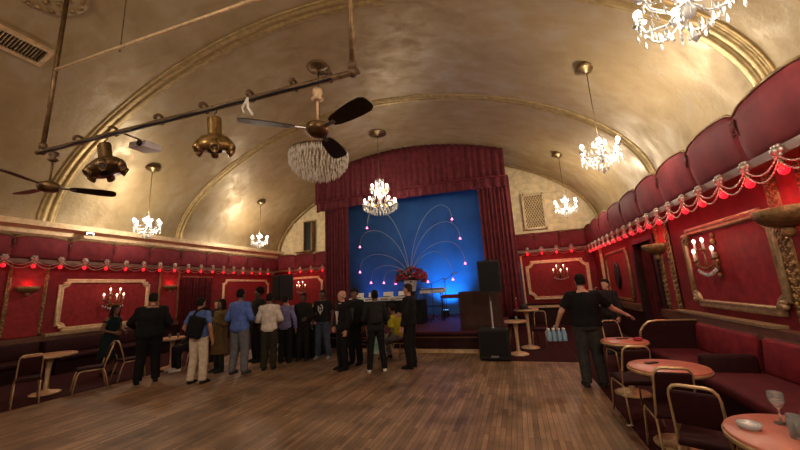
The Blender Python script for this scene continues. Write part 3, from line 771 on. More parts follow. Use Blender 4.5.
# unseen row of chandeliers, added behind the camera to light the front floor
for x, k in ((-10.1, .45), (-4.2, 1), (1.7, 1)):
    chandelier(x, -1.6, 'unseen lit chandelier added behind the viewer to brighten the floor', 4.0 if x != -4.2 else 5.0, watts=REAR_W*k)['group'] = 'unseen chandeliers added behind the viewer for light'
o = thing('chandelier', 'two tier lit crystal chandelier hanging before the stage pelmet', 'chandelier', (-4.27, 10.6, 4.9))
rose(o, vz(-4.27)-4.9-.02, .33)
B().tube([(0, 0, .75), (0, 0, vz(-4.27)-4.9-.08)], .01, 6).build('cord', M['bronze'], o, True)
B().lathe((0, 0, 0), [(0, -.5), (.06, -.42), (.03, -.3), (.09, -.1), (.04, .1), (.05, .4), (.02, .7), (0, .76)], 12).build('stem', M['crystal'], o, True)
for rr, zz, n in ((.28, .38, 8), (.56, -.18, 10)):
    for k in range(n):
        a = 2*PI*k/n; c, s = math.cos(a), math.sin(a)
        am = B().tube([(0, 0, zz-.05), (rr*.5*c, rr*.5*s, zz-.14), (rr*c, rr*s, zz-.02)], .014, 6).build('arm', M['gold'], o, True)
        B().sph((rr*c, rr*s, zz+.05), .036, (1, 1, 1.5)).build('bulb', M['warmglow'], am, True)
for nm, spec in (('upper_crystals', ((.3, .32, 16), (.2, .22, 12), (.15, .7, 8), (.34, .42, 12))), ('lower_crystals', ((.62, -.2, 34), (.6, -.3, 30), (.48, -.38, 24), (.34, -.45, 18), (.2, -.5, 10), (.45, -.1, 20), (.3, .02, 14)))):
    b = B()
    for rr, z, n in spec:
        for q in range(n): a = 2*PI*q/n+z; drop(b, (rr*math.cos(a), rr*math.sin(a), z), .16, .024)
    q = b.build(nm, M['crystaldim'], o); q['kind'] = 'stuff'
point('chandelier_light', (0, 0, .1), CENTRE_W, WARM, .15, o)
o = thing('chandelier', 'big unlit chandelier of long crystal drops behind the ceiling fan', 'chandelier', (-4.22, 6.6, 4.93)); o.scale = (.84, .84, .82)
rose(o, (vz(-4.25)-4.93)/.82-.02, .33)
B().tube([(0, 0, .1), (0, 0, (vz(-4.25)-4.93)/.82-.08)], .018, 8).build('rod', M['bronze'], o, True)
for rr, zz in ((.84, .12), (.62, .22), (.4, .3)):
    B().tube([(rr*math.cos(2*PI*k/36), rr*math.sin(2*PI*k/36), zz) for k in range(36)], .014, 6, closed=True).build('ring', M['bronze'], o, True)
for k in range(6): a = PI*k/3; B().tube([(0, 0, .45), (.84*math.cos(a), .84*math.sin(a), .12)], .01, 5).build('spoke', M['bronze'], o)
b = B(); rnd = random.Random(5)
for rr, z, n in ((.84, .12, 60), (.82, -.06, 54), (.74, -.2, 46), (.62, .2, 40), (.62, -.32, 40), (.46, -.42, 28), (.3, -.48, 18), (.4, .28, 20), (.15, -.5, 8)):
    for q in range(n): a = 2*PI*q/n+rnd.random()*.05; drop(b, (rr*math.cos(a), rr*math.sin(a), z+rnd.uniform(-.03, .03)), .24, .026)
q = b.build('crystal_drops', M['crystalpale'], o); q['kind'] = 'stuff'

# ------------------------------------------------------------------ lighting bar, lamps, fans, vents
BX0, BX1, BY, BZ = -6.55, -1.42, 2.78, 3.99
o = thing('lighting_bar', 'dark pipe lighting bar hung across the hall on two drop pipes', 'lighting bar', (0, 2.94, BZ), .0376)
B().tube([(BX0-.12, 0, 0), (BX1+.08, 0, 0)], .034, 10).build('bar', M['darksteel'], o, True)
for x in (BX0, BX1):
    q = B().tube([(x, 0, 0), (x, 0, vz(x)-BZ+.02)], .032, 10).build('drop_pipe', M['bronze'], o, True)
    b = B(); b.sph((x, 0, 0), .055); b.lathe((x, 0, .03), [(.05, 0), (.05, .08), (.04, .1)], 10); b.build('elbow_joint', M['darksteel'], q, True)
B().tube([(BX0, .0, 1.38), (BX1, .0, 1.38)], .026, 8).build('cross_pipe', M['palegold'], o, True)
B().tube([(-5.2, .05, 1.36), (-5.2, .05, vz(-5.2)-BZ)], .008, 6).build('hanger_wire', M['darksteel'], o)
for x in (-5.75, -5.05, -4.2, -3.45, -2.75, -2.15, -1.7):
    B().tube([(x, .06*math.cos(q), .06*math.sin(q)+.035) for q in [i*.5 for i in range(-2, 8)]], .02, 6).build('hook_clamp', M['darksteel'], o, True)
b = B(); b.tube([(x, -.04+.01*math.sin(x*9), -.03-.012*abs(math.sin(x*5))) for x in [BX0+.1*k for k in range(50)]], .014, 6); b.build('cable', M['black'], o, True)
b = B(); b.tube([(-2.75, -.05, -.02), (-2.72, -.07, -.16), (-2.66, -.06, -.26)], .014, 6); b.tube([(-2.75, -.05, -.02), (-2.80, -.07, -.15), (-2.77, -.07, -.22)], .012, 6); b.build('tape_end', M['white'], o)
def effect_lamp(x, lab, tilt, mt):
    o = thing('effect_lamp', lab, 'lamp', (x, 2.94+.0376*x, BZ-.03)); o.scale = (.56, .56, .86)
    B().tube([(0, 0, .05), (.0, .05, .04), (0, .05, -.02), (0, 0, -.06), (0, 0, -.12)], .013, 6).build('hook', M['darksteel'], o, True)
    R = Matrix.Rotation(tilt, 3, 'Y') @ Matrix.Rotation(.15, 3, 'X')
    h = B().lathe((0, 0, -.12), [(0, 0), (.13, 0), (.14, -.02), (.135, -.24), (.15, -.26), (.26, -.29), (.36, -.36), (.39, -.43), (.36, -.48), (.0, -.50)], 24, R).build('housing', mt, o, True)
    for k in range(6):
        a = 2*PI*k/6+.3; d = R @ Vector((math.cos(a), math.sin(a), -1.0)); p = Vector((0, 0, -.12))+R @ Vector((.31*math.cos(a), .31*math.sin(a), -.42))
        q = d.normalized().to_track_quat('Z', 'Y').to_matrix()
        s = B().lathe(p, [(.085, 0), (.085, .12), (.07, .125), (.068, .06), (0, .06)], 12, q).build('lens_tube', mt, o, True)
        B().lathe(p, [(0, .062), (.066, .064), (.05, .085), (0, .095)], 12, q).build('lens', M['glass'], s, True)
    B().lathe((0, 0, -.12), [(.15, -.49), (.13, -.52), (0, -.53)], 14, R).build('motor_cap', M['black'], o, True)
    return o
effect_lamp(-5.2, 'dark brass multi lens disco lamp, left one on the bar', -.22, M['bronze'])
effect_lamp(-3.28, 'golden brass multi lens disco lamp, right one on the bar', .03, mat('worn_brass', (.27, .17, .06), .35, .75, 12, .4))
o = thing('projector', 'small white projector hung under the middle of the lighting bar', 'projector', (-4.92, BY+.32, BZ+.0)); o.scale = (.8, .8, .8)
b = B(); b.box((0, 0, -.1), (.44, .3, .12), rot=Matrix.Rotation(.12, 3, 'Y'), bev=.02); b.build('case', mat('lilac_white_plastic', (.62, .58, .66), .45, 0, 10, .1), o)
B().lathe((.1, -.15, -.11), [(0, 0), (.05, 0), (.05, .04), (.035, .045), (0, .02)], 12, Matrix.Rotation(PI/2, 3, 'X')).build('lens', M['black'], o, True)
B().tube([(0, 0, -.04), (0, -.1, .0), (0, -.42, .0)], .014, 6).build('bracket', M['darksteel'], o, True)
def fan(x, y, z, r, a0, ztop, lab, blade_m, rod_m):
    o = thing('ceiling_fan', lab, 'ceiling fan', (x, y, z)); T = ztop-z
    B().lathe((0, 0, 0), [(0, -.07), (.07, -.07), (.11, -.05), (.13, 0), (.12, .05), (.06, .08), (.03, .1), (0, .1)], 20).build('motor', M['bronze'], o, True)
    B().tube([(0, 0, .08), (0, 0, T-.05)], .015, 8).build('downrod', rod_m, o, True)
    B().lathe((0, 0, T-.16), [(0, 0), (.03, 0), (.07, .03), (.03, .07), (.06, .1), (.055, .15), (0, .16)], 12).build('canopy', rod_m, o, True)
    for k in range(3):
        a = math.radians(a0+120*k); Rm = rotz(a) @ Matrix.Rotation(-.24, 3, 'X')
        q = []
        for u, wd in ((.24, .05), (.3, .075), (.45, .095), (.62, .105), (.74, .10), (.79, .07), (.80, .03)):
            q.append((u/.8*r, wd*r/.8))
        b = B(); b.rings([[Rm @ Vector(p) for p in ((u, -w_, -.005), (u, w_, -.005), (u, w_, .006), (u, -w_, .006))] for u, w_ in q])
        bl = b.build('blade', blade_m, o)
        b = B(); b.box(Rm @ Vector((.19, 0, 0)), (.2, .05, .012), rot=Rm); b.build('blade_arm', M['steel'], bl)
    return o
fan(-1.89, 2.93, 3.45, .8, 100, 3.95, 'dark three blade ceiling fan at centre, under right end of bar', M['fanbrown'], M['palegold'])
fan(-6.3, 2.72, 3.4, .75, 60, 3.95, 'dark three blade ceiling fan at far left below the bar end', M['fanbrown'], M['darksteel'])
def vault_frame(x, y):
    e = .05; t = Vector((2*e, 0, vz(x+e)-vz(x-e))).normalized(); n = Vector((t.z, 0, -t.x)); yv = Vector((0, 1, 0))
    return Vector((x, y, vz(x))), Matrix((t, yv, n)).transposed()
c, Rm = vault_frame(-8.38, 2.42)
o = thing('ceiling_vent', 'long ventilation grille in the vault at top left corner', 'vent', c); o.rotation_euler = Rm.to_euler()
b = B()
for x in (-.21, .21): b.box((x, 0, .03), (.06, 1.75, .1), bev=.008)
for y in (-.85, .85): b.box((0, y, .03), (.42, .06, .1), bev=.008)
b.build('frame', M['palegold'], o); B().box((0, 0, 0), (.4, 1.7, .03)).build('backing', M['boxbrown'], o)
b = B()
for k in range(34): b.box((0, -.8+k*.048, .03), (.38, .012, .03), rot=Matrix.Rotation(.5, 3, 'X'))
b.build('louvres', M['bronze'], o)
c, Rm = vault_frame(-6.95, 2.55)
o = thing('ceiling_rosette', 'ornate plaster ceiling rosette cut by the top edge at left', 'ceiling rosette', c); o.rotation_euler = Rm.to_euler()
B().lathe((0, 0, 0), [(.5, -.02), (.58, .03), (.54, .07), (.46, .05), (.4, .06), (.3, .03), (.25, .08), (.2, .03), (.15, .05), (0, .06)], 32).build('disc', M['vault'], o, True)
b = B()
for k in range(20): a = 2*PI*k/20; b.sph((.5*math.cos(a), .5*math.sin(a), .06), .06, (1, 1, .6), 1)
for k in range(12): a = 2*PI*k/12; b.sph((.34*math.cos(a), .34*math.sin(a), .05), .06, (1, 1, .6), 1)
b.build('leaf_ornament', M['oldgold'], o, True)
o = thing('wall_sensor', 'small grey box on the gilt cornice of the left wall', 'sensor', (-11.36, 5.9, 3.66))
b = B(); b.box((.03, 0, 0), (.06, .2, .1), bev=.01); b.build('case', M['steel'], o); b = B(); b.box((.062, 0, -.01), (.01, .12, .05)); b.build('window', M['black'], o)

# ------------------------------------------------------------------ furniture
def chair(loc, rz, lab, grp='brassy tube chairs'):
    o = thing('chair', lab, 'chair', loc, rz, grp); o.scale = (.8, 1, 1); m = M['chairmetal']; r = .0135
    for s in (-1, 1):
        B().tube([(s*.205, -.27, 0), (s*.195, -.20, .30), (s*.19, -.165, .39)], r, 8).build('leg', m, o, True)
        B().tube([(s*.205, .26, 0), (s*.195, .22, .32), (s*.19, .19, .385), (s*.19, .13, .395)], r, 8).build('leg', m, o, True)
        B().tube([(s*.19, .14, .395), (s*.19, -.165, .39)], r, 8).build('seat_rail', m, o, True)
    B().tube([(-.19, -.165, .39), (-.185, -.20, .55), (-.18, -.268, .77), (-.168, -.284, .82), (-.14, -.293, .848), (-.1, -.296, .857), (.1, -.296, .857), (.14, -.293, .848), (.168, -.284, .82), (.18, -.268, .77), (.185, -.20, .55), (.19, -.165, .39)], r, 8).build('back_frame', m, o, True)
    b = B(); b.box((0, .02, .425), (.4, .42, .06), bev=.022); b.build('seat', M['seat'], o, True)
    b = B(); b.box((0, -.243, .69), (.345, .035, .26), rot=Matrix.Rotation(.29, 3, 'X'), bev=.013); b.build('backrest', M['seat'], o, True)
    return o
C0 = chair((1.24, 3.38, .01), -.45, 'gilt tube chair with dark red back between the two nearest round tables')
dup(C0, (1.22, 3.98, .01), -.05, 'gilt tube chair half under the second round table, behind another chair')
dup(C0, (1.2, 5.02, .01), .1, 'gilt tube chair between the second and third round tables')
dup(C0, (1.62, 7.15, .01), PI+.15, 'gilt tube chair beyond the farthest right round table')
dup(C0, (-8.5, 3.78, .01), 1.2, 'gilt tube chair at far left with its back to the viewer')
dup(C0, (-8.27, 4.62, .01), 2.75, 'gilt tube chair seen from the side at the far left table')
dup(C0, (-8.42, 5.42, .01), -.15, 'gilt tube chair in front of the woman in dark dress')
dup(C0, (-7.9, 6.62, .01), PI-.3, 'gilt tube chair under the seated person behind the man in black')
dup(C0, (-3.60, 7.80, 0), -1.9, 'gilt tube chair between the man in cap and the woman in leather jacket')
dup(C0, (-2.72, 7.92, 0), 1.35, 'gilt tube chair under the seated person in yellow top')
dup(C0, (.45, 9.75, .01), PI-.2, 'gilt tube chair by the bar table at far right of stage')
dup(C0, (-3.10, 7.43, 0), 0, 'gilt tube chair hung with the green and white jacket')
def table(loc, r, h, lab, tm, ped=None):
    ped = M['framegold'] if tm is M['tabletop'] else M['palegold']
    o = thing('round_table', lab, 'table', loc)
    B().lathe((0, 0, h-.035), [(0, 0), (r-.01, 0), (r, .006), (r, .03), (r-.006, .035), (0, .035)], 40).build('table_top', tm, o, True)
    B().lathe((0, 0, h-.04), [(r-.02, -.012), (r+.006, -.004), (r+.008, .02), (r+.002, .024), (r, .0)], 40).build('gilt_edge', M['chairmetal'], o, True)
    B().lathe((0, 0, 0), [(.05, .05), (.04, .09), (.035, .3), (.045, h-.2), (.07, h-.06), (.13, h-.04)], 16).build('pedestal', ped, o, True)
    B().lathe((0, 0, 0), [(0, 0), (.23, 0), (.235, .015), (.2, .035), (.1, .05), (.05, .08), (0, .09)], 24).build('base', ped, o, True)
    return o
table((1.46, 2.62, .01), .38, .74, 'nearest round red-lit table at lower right with glasses on it', M['tabletop'])
table((1.37, 4.3, .01), .345, .74, 'second round red-lit table by the red bench', M['tabletop'])
table((1.41, 5.92, .01), .30, .74, 'third round red-lit table beside the man in black T-shirt', M['tabletop'])
table((-8.98, 4.28, .01), .4, .74, 'round tan table between two chairs at far left', M['tabletop2'])
table((-8.45, 6.42, .01), .36, .74, 'round tan table with glasses behind the man in black', M['tabletop2'])
table((-.13, 8.62, .01), .25, .77, 'lower small round table with gilt pedestal beside subwoofer', M['tabletop2'])
table((.16, 9.45, .01), .3, .97, 'taller round table with gilt pedestal behind the lower one', M['tabletop2'])
def bench(y0, y1, lab, x0=2.02, end=True):
    o = thing('wall_bench', lab, 'bench', (2.42, (y0+y1)/2, .01)); h = (y1-y0)/2
    b = B(); b.box((.04, 0, .16), (.66, 2*h, .32)); b.build('base', M['dado'], o)
    b = B(); b.box((-.02, 0, .385), (.78, 2*h-.02, .13), bev=.04); b.build('seat', M['benchseat'], o, True)
    n = max(1, round(2*h/1.2))
    for k in range(n):
        b = B(); b.box((.33, -h+(k+.5)*2*h/n, .645), (.12, 2*h/n-.03, .42), rot=Matrix.Rotation(.12, 3, 'Y'), bev=.04); b.build('backrest', M['bench'], o, True)
    b = B(); b.box((.375, 0, .85), (.08, 2*h, .05), bev=.012); b.build('top_rail', M['ledge'], o)
    if end:
        b = B(); b.box((.0, -h+.05, .40), (.6, .12, .46), bev=.05); b.build('armrest', M['seat'], o, True)
        P = [(-.5, 0), (-.5, .62), (-.48, .72), (-.42, .81), (-.34, .87), (-.22, .89), (.4, .89), (.4, 0)]
        b = B(); b.rings([[Vector((x, h+dy, z)) for x, z in P] for dy in (0, .06)]); e = b.build('end_panel', M['seat'], o)
        B().tube([(x, h, z+.005) for x, z in P[1:7]], .018, 8).build('gilt_edge', M['chairmetal'], e, True)
    return o
bench(5.5, 7.0, 'red upholstered wall bench with rounded end beyond the second round table')
bench(.6, 5.4, 'red upholstered wall bench at right edge behind nearest tables', end=False)
def lbench(y0, y1, lab):
    o = thing('wall_bench', lab, 'bench', (-11.35, (y0+y1)/2, .01)); h = (y1-y0)/2
    b = B(); b.box((0, 0, .16), (.62, 2*h, .32)); b.build('base', M['dado'], o)
    b = B(); b.box((.03, 0, .385), (.72, 2*h-.02, .13), bev=.04); b.build('seat', M['seat'], o, True)
    b = B(); b.box((-.3, 0, .63), (.12, 2*h, .38), rot=Matrix.Rotation(-.12, 3, 'Y'), bev=.04); b.build('backrest', M['seat'], o, True)
lbench(2.0, 5.3, 'dark wall bench under the left wall ledge at picture edge'); lbench(5.4, 8.4, 'dark wall bench behind the woman at the left wall')
# things on tables
TT = .75
def tumbler(b, r=.03, h=.095):
    b.lathe((0, 0, 0), [(0, 0), (r*.85, 0), (r, h), (r*.93, h), (r*.8, .012), (0, .012)], 14); return b
def wineglass(b):
    b.lathe((0, 0, 0), [(0, 0), (.035, 0), (.033, .005), (.006, .01), (.005, .08), (.02, .095), (.038, .13), (.036, .18), (.034, .18), (.035, .13), (.018, .1), (0, .096)], 14); return b
tum = tumbler(B()).build('tumbler', M['glass'], None, True).data; win = wineglass(B()).build('wine_glass', M['glass'], None, True).data
for o in [x for x in bpy.data.objects if x.data in (tum, win)]: bpy.data.objects.remove(o)
for i, (x, y, k) in enumerate(((1.42, 2.70, 0), (1.37, 2.61, 0), (1.49, 2.62, 0), (1.41, 2.52, 0), (1.51, 2.74, 0), (1.43, 2.83, 1), (1.55, 2.54, 1))):
    o = link('wine_glass' if k else 'tumbler', win if k else tum, loc=(x, y, TT)); tag(o, 'empty stemmed wine glass in the cluster on the nearest table' if k else 'empty clear tumbler in the cluster on the nearest table', 'glass', 'wine glasses on the nearest table' if k else 'tumblers on the nearest table')
o = thing('ashtray', 'small clear dish on the left of the nearest table', 'dish', (1.22, 2.72, TT)); B().lathe((0, 0, 0), [(0, 0), (.05, 0), (.06, .03), (.052, .03), (.045, .01), (0, .01)], 18).build('bowl', M['crystal'], o, True)
b = B(); b.box((0, 0, .02), (.05, .04, .012), rot=rotz(.4)); b.build('paper', M['white'], o)
o = B(); o.box((0, 0, .006), (.14, .05, .012), rot=rotz(.5), bev=.003); o = o.build('phone', M['black'], loc=(1.27, 4.42, TT)); tag(o, 'dark phone lying on the second round table', 'phone')
o = B(); o.box((0, 0, .006), (.16, .06, .012), rot=rotz(.2), bev=.003); o = o.build('menu_card', M['boxbrown'], loc=(1.42, 6.05, TT)); tag(o, 'dark card lying on the third round table', 'card')
b = B(); b.sph((0, 0, .03), .035, (1.6, 1, .8)); b.sph((.04, .01, .03), .03); o = b.build('napkin', M['rosepetal'], None, True, loc=(1.56, 5.84, TT)); tag(o, 'crumpled dark red napkin on edge of the third round table', 'napkin')
for x, y, l in ((-8.4, 6.3, 'clear tumbler, left of two on the table behind man in black'), (-8.27, 6.42, 'clear tumbler, right of two on the table behind man in black')):
    o = link('tumbler', tum, loc=(x, y, TT)); tag(o, l, 'glass')
o = thing('hat', 'black round hat lying on the taller bar table', 'hat', (.1, 9.42, .98)); B().lathe((0, 0, 0), [(0, 0), (.2, 0), (.21, .008), (.12, .015), (.11, .09), (.08, .11), (0, .11)], 20).build('crown', M['black'], o, True)
B().lathe((0, 0, .018), [(.122, 0), (.122, .03), (.112, .03)], 20).build('band', M['seat'], o, True)
o = thing('bottle', 'dark red bottle standing on the taller bar table', 'bottle', (-.06, 9.3, .98))
B().lathe((0, 0, 0), [(0, 0), (.036, 0), (.038, .01), (.038, .18), (.015, .23), (.014, .28), (0, .28)], 14).build('glass_body', mat('red_bottle_glass', (.25, .02, .03), .1, 0, 5, .1, trans=.3), o, True)
B().lathe((0, 0, .27), [(.016, 0), (.016, .03), (0, .03)], 10).build('cap', M['white'], o, True)
o = link('tumbler', tum, loc=(-.1, 8.62, .78)); tag(o, 'clear tumbler on the lower small table beside subwoofer', 'glass')
b = B(); b.box((0, 0, 0), (.06, .035, .004), rot=rotz(.4)); o = b.build('paper_scrap', M['white'], loc=(1.04, 4.72, .013)); tag(o, 'white scrap of paper on the dark carpet at right', 'paper')
#MARK3

# ------------------------------------------------------------------ people
SKIN = {'light': (.50, .27, .19), 'tan': (.36, .18, .11), 'brown': (.14, .065, .04), 'dark': (.06, .03, .02)}
ARM = {   # elbow, wrist for the right side (x > 0); mirrored for the left; person faces +y
    'down': ((.265, -.03, 1.13), (.27, .05, .88)),
    'bent': ((.27, -.02, 1.13), (.17, .24, 1.08)),
    'fold': ((.27, .02, 1.14), (.02, .20, 1.17)),
    'phone': ((.26, .04, 1.13), (.11, .24, 1.27)),
    'pocket': ((.31, -.06, 1.13), (.215, .09, .93)),
    'back': ((.29, -.12, 1.15), (.10, -.17, 1.0)),
    'forward': ((.28, .14, 1.17), (.2, .40, 1.06)),
    'side': ((.40, .10, 1.19), (.64, .24, 1.11)),
    'hold': ((.27, .0, 1.12), (.31, .11, .88)),
    'lap': ((.25, .06, 1.10), (.13, .30, .98)),
    'up': ((.28, .16, 1.22), (.12, .24, 1.47)),
}
def hand(b, w, d, side):
    """palm, four unequal curled fingers and a thumb continuing from the wrist w along d"""
    w = Vector(w); d = Vector(d).normalized()
    inw = Vector((-side, 0, 0)); inw = (inw-d*inw.dot(d)); inw.normalize()          # palm normal faces the body
    if abs(d.x) > .8: inw = Vector((0, 0, -1)); inw = (inw-d*inw.dot(d)).normalized()
    ax = d.cross(inw).normalized(); fwd = ax if ax.y > -0.01 else -ax               # thumb side: forwards
    if abs(d.x) > .8 and fwd.y < 0: fwd = -fwd
    m = Matrix((fwd, inw, d)).transposed()
    b.sph(w+d*.05, .05, (.86, .36, 1.0), 2, m)
    b.tube([w-d*.03, w+d*.03], [.028, .032], 8)
    for k, ln in enumerate((.066, .076, .07, .056)):
        o = w+d*.085+fwd*(.033-.022*k)
        p1 = o+d*ln*.5+inw*.006+fwd*(.004-.003*k); p2 = p1+d*ln*.42+inw*.026
        b.limb([o, p1, p2], [.0105, .0098, .0085], 6)
    t0 = w+d*.03+fwd*.03; t1 = t0+d*.03+fwd*.028+inw*.01; t2 = t1+d*.034+fwd*.006+inw*.014
    b.limb([t0, t1, t2], [.014, .012, .0095], 6)
def person(loc, rz, H, label, skin='tan', top=('tee', (.02, .02, .02)), bottom=('trousers', (.02, .02, .025)), shoes=(.015, .013, .012), hair=('short', (.01, .008, .006)),
           arms=('down', 'down'), girth=1.0, head=(0, 0), seat=None, lean=0., stance=.0, extra=None):
    S = H/1.75
    o = thing('person', label, 'person', loc, rz); o.scale = (S, S, S)
    g = girth; fem = bottom[0] == 'dress' or top[0] == 'ftop'
    sk = fab_skin(skin)
    sh = .178*(.92 if fem else 1)*(1+.35*(g-1))
    dz = 0 if not seat else -(.89-.50)          # seated: pelvis comes down to the seat
    def T(p):                                   # upper body: lean forward about the hips
        p = Vector(p); p.z += dz; piv = Vector((0, 0, .93+dz)); q = p-piv
        return piv+Matrix.Rotation(-lean, 3, 'X') @ q
    def trs(pts): return [T(p) for p in pts]
    tor = [(.86, .135, .095, .0), (.92, .160, .112, -.004), (.99, .155, .108, 0), (1.08, .140*(.9 if fem else 1), .098, .006), (1.18, .148, .105, .006), (1.28, .162, .113, .006), (1.36, .168, .108, -.002), (1.42, .155, .085, -.012), (1.455, .115, .068, -.014), (1.49, .062, .058, -.01)]
    def torso(b, grow, z0=0, z1=9, gg=1.0):
        rr = []
        for z, rx, ry, cy in tor:
            if z0 <= z <= z1:
                rx2 = rx*(1+(g-1)*(1.0 if z < 1.32 else .5))*(sh/.178)**(.6 if z > 1.3 else .3)+grow; ry2 = ry*(1+(g-1)*(1.25 if z < 1.32 else .6))+grow
                rr.append([T((rx2*math.cos(2*PI*j/18), cy+ry2*math.sin(2*PI*j/18), z)) for j in range(18)])
        b.rings(rr)
    def legpts(s):
        hx = .088*(1+.3*(g-1))
        if seat: 
            return [Vector((s*hx, .0, .93+dz)), Vector((s*.12, .42, .52)), Vector((s*.13, .40, .09)), ]
        return [Vector((s*hx, 0, .90)), Vector((s*(.098+.3*stance), .03, .49)), Vector((s*(.105+.7*stance), -.015+(.06*stance*s), .085))]
    def armpts(s):
        k = arms[0] if s < 0 else arms[1]
        if isinstance(k, str): e, w = ARM[k]
        else: e, w = k
        ex = (sh-.178)+.06*(g-1)
        return trs([(s*sh, -.01, 1.405), (s*(e[0]+ex), e[1], e[2]), (s*(w[0]+ex*.6), w[1], w[2])])
    # head in its own frame
    yaw, pitch = head
    hp = T((0, 0, 1.53)); HM = Matrix.Rotation(yaw, 3, 'Z') @ Matrix.Rotation(-pitch-lean*.4, 3, 'X')
    def Hd(p): return hp+HM @ (Vector(p)-Vector((0, 0, 1.53)))
    def hring(b, rr, seg=16):
        b.rings([[Hd((rx*math.cos(2*PI*j/seg), cy+ry*math.sin(2*PI*j/seg), z)) for j in range(seg)] for z, rx, ry, cy in rr])
    # ---- body: one continuous surface
    b = B(); torso(b, 0)
    b.limb([T((0, -.012, 1.43)), Hd((0, .0, 1.57))], [.058*(1+.25*(g-1)), .055], 12)
    hring(b, [(1.518, .022, .022, .062), (1.53, .045, .05, .042), (1.56, .061, .078, .018), (1.60, .070, .09, .008), (1.645, .075, .096, .0), (1.69, .074, .094, -.006), (1.725, .060, .076, -.01), (1.748, .026, .034, -.01)])
    b.rings([[Hd(p) for p in ((-.008, .092, 1.655), (.008, .092, 1.655), (.0, .08, 1.655))], [Hd(p) for p in ((-.017, .095, 1.607), (.017, .095, 1.607), (0, .122, 1.612))], [Hd(p) for p in ((-.012, .088, 1.597), (.012, .088, 1.597), (0, .1, 1.597))]])
    for s in (-1, 1):
        b.sph(Hd((s*.076, -.005, 1.625)), .03, (.35, .7, 1), 1); b.sph(Hd((s*.03, .083, 1.662)), .02, (1.2, .6, .5), 1)
        lp = legpts(s); b.limb(lp, [.088*(1+.6*(g-1)), .058, .042])
        b.limb([lp[-1]+Vector((0, -.02, -.05)), lp[-1]+Vector((s*.012, .12, -.055))], [.022, .019])
        ap = armpts(s); b.limb(ap, [.052*(1+.5*(g-1)), .042*(1+.3*(g-1)), .028]); hand(b, ap[2], (ap[2]-ap[1]), s)
    me = remesh(b, .0095, 2); me.materials.append(sk); link('body', me, o)
    for s in (-1, 1):
        e = B().sph(Hd((s*.031, .0885, 1.645)), .0115, (1, .6, .7)).build('eye', M['eyewhite'], o, True); B().sph(Hd((s*.031, .097, 1.645)), .006, sub=1).build('pupil', M['black'], e, True)
    B().sph(Hd((0, .091, 1.572)), .022, (1.1, .35, .32)).build('mouth', fab((.22, .06, .05)), o, True)
    # ---- bottoms
    kind, col = bottom
    b = B()
    hem = .09
    rr = []
    for z, rx, ry, cy in tor:
        if z <= 1.03: rr.append([T(((rx*(1+(g-1))+.022)*math.cos(2*PI*j/18), cy+(ry*(1+1.2*(g-1))+.022)*math.sin(2*PI*j/18), z)) for j in range(18)])
    b.rings(rr)
    if kind == 'dress' and not seat:
        b.ell([(0, 0, 1.0, .175*g, .13*g), (0, 0, .9, .2*g, .16*g), (0, .01, .6, .23*g, .19*g), (0, .01, .42, .25*g, .2*g)], 20)
    else:
        for s in (-1, 1):
            lp = legpts(s); k = .016 if kind == 'slim' else .03
            a = lp[-1]+Vector((0, 0, -.03))
            b.limb(lp[:2], [.095*(1+.6*(g-1))+k*.5, .060+k]); b.tube([lp[1], a], [.060+k, .050+k*.8], 12); b.sph(lp[1], .06+k)
    me = remesh(b, .014, 3); me.materials.append(fab(col)); link('dress_skirt' if kind == 'dress' else 'trousers', me, o)
    # ---- tops
    kind, col = top[:2]
    lo = {'tee': .93, 'shirt': .90, 'jacket': .83, 'coat': .80, 'ftop': .97, 'dresstop': .97}[kind]
    grow = {'tee': .026, 'shirt': .030, 'jacket': .040, 'coat': .042, 'ftop': .02, 'dresstop': .014}[kind]
    b = B(); rr = []
    zs = [(z, rx, ry, cy) for z, rx, ry, cy in tor if z >= lo-.04 and z < 1.47]
    for z, rx, ry, cy in zs:
        rx2 = rx*(1+(g-1)*(1.0 if z < 1.32 else .5))*(sh/.178)**(.6 if z > 1.3 else .3)+grow*(1 if z < 1.4 else .85); ry2 = ry*(1+(g-1)*(1.25 if z < 1.32 else .6))+grow*(1 if z < 1.4 else .9)
        rr.append([T((rx2*math.cos(2*PI*j/18), cy+ry2*math.sin(2*PI*j/18), z)) for j in range(18)])
    b.rings(rr)
    if kind == 'coat':
        if not seat: b.ell([(0, 0, .9, .205*g, .155*g), (0, 0, .7, .215*g, .165*g), (0, .0, .42, .235*g, .185*g)], 18)
    if kind == 'tee': b.rings([[T((.082*math.cos(2*PI*j/14), -.012+.074*math.sin(2*PI*j/14), z)) for j in range(14)] for z in (1.42, 1.472)])
    if kind in ('jacket', 'coat', 'shirt'):
        b.rings([[T((.075*math.cos(2*PI*j/14), -.012+.07*math.sin(2*PI*j/14), z)) for j in range(14)] for z in (1.43, 1.50)])
    for s in (-1, 1):
        ap = armpts(s); k = grow*.62
        if kind not in ('ftop', 'dresstop'):
            b.sph(ap[0], .056*(1+.5*(g-1))+max(k, .02), sub=2); b.limb([ap[0], T((s*.07, -.012, 1.445))], [.055*(1+.5*(g-1))+k*.8, .04+k*.6])
        if kind in ('tee',):
            mid = ap[0].lerp(ap[1], .72); b.limb([ap[0]+Vector((-s*.03, 0, 0)), ap[0].lerp(mid, .2)], [.056+k, .058*(1+.4*(g-1))+k]); b.tube([ap[0], mid], [.058*(1+.4*(g-1))+k, .056*(1+.4*(g-1))+k], 12)
        elif kind in ('ftop', 'dresstop'):
            b.limb([ap[0]+Vector((-s*.03, 0, 0)), ap[0].lerp(ap[1], .3)], [.05+k, .048+k])
        else:
            b.limb([ap[0]+Vector((-s*.03, 0, 0)), ap[1]], [.056*(1+.4*(g-1))+k, .046*(1+.3*(g-1))+k]); b.tube([ap[1], ap[2]+(ap[2]-ap[1])*.04], [.046*(1+.3*(g-1))+k, .034+k], 12)
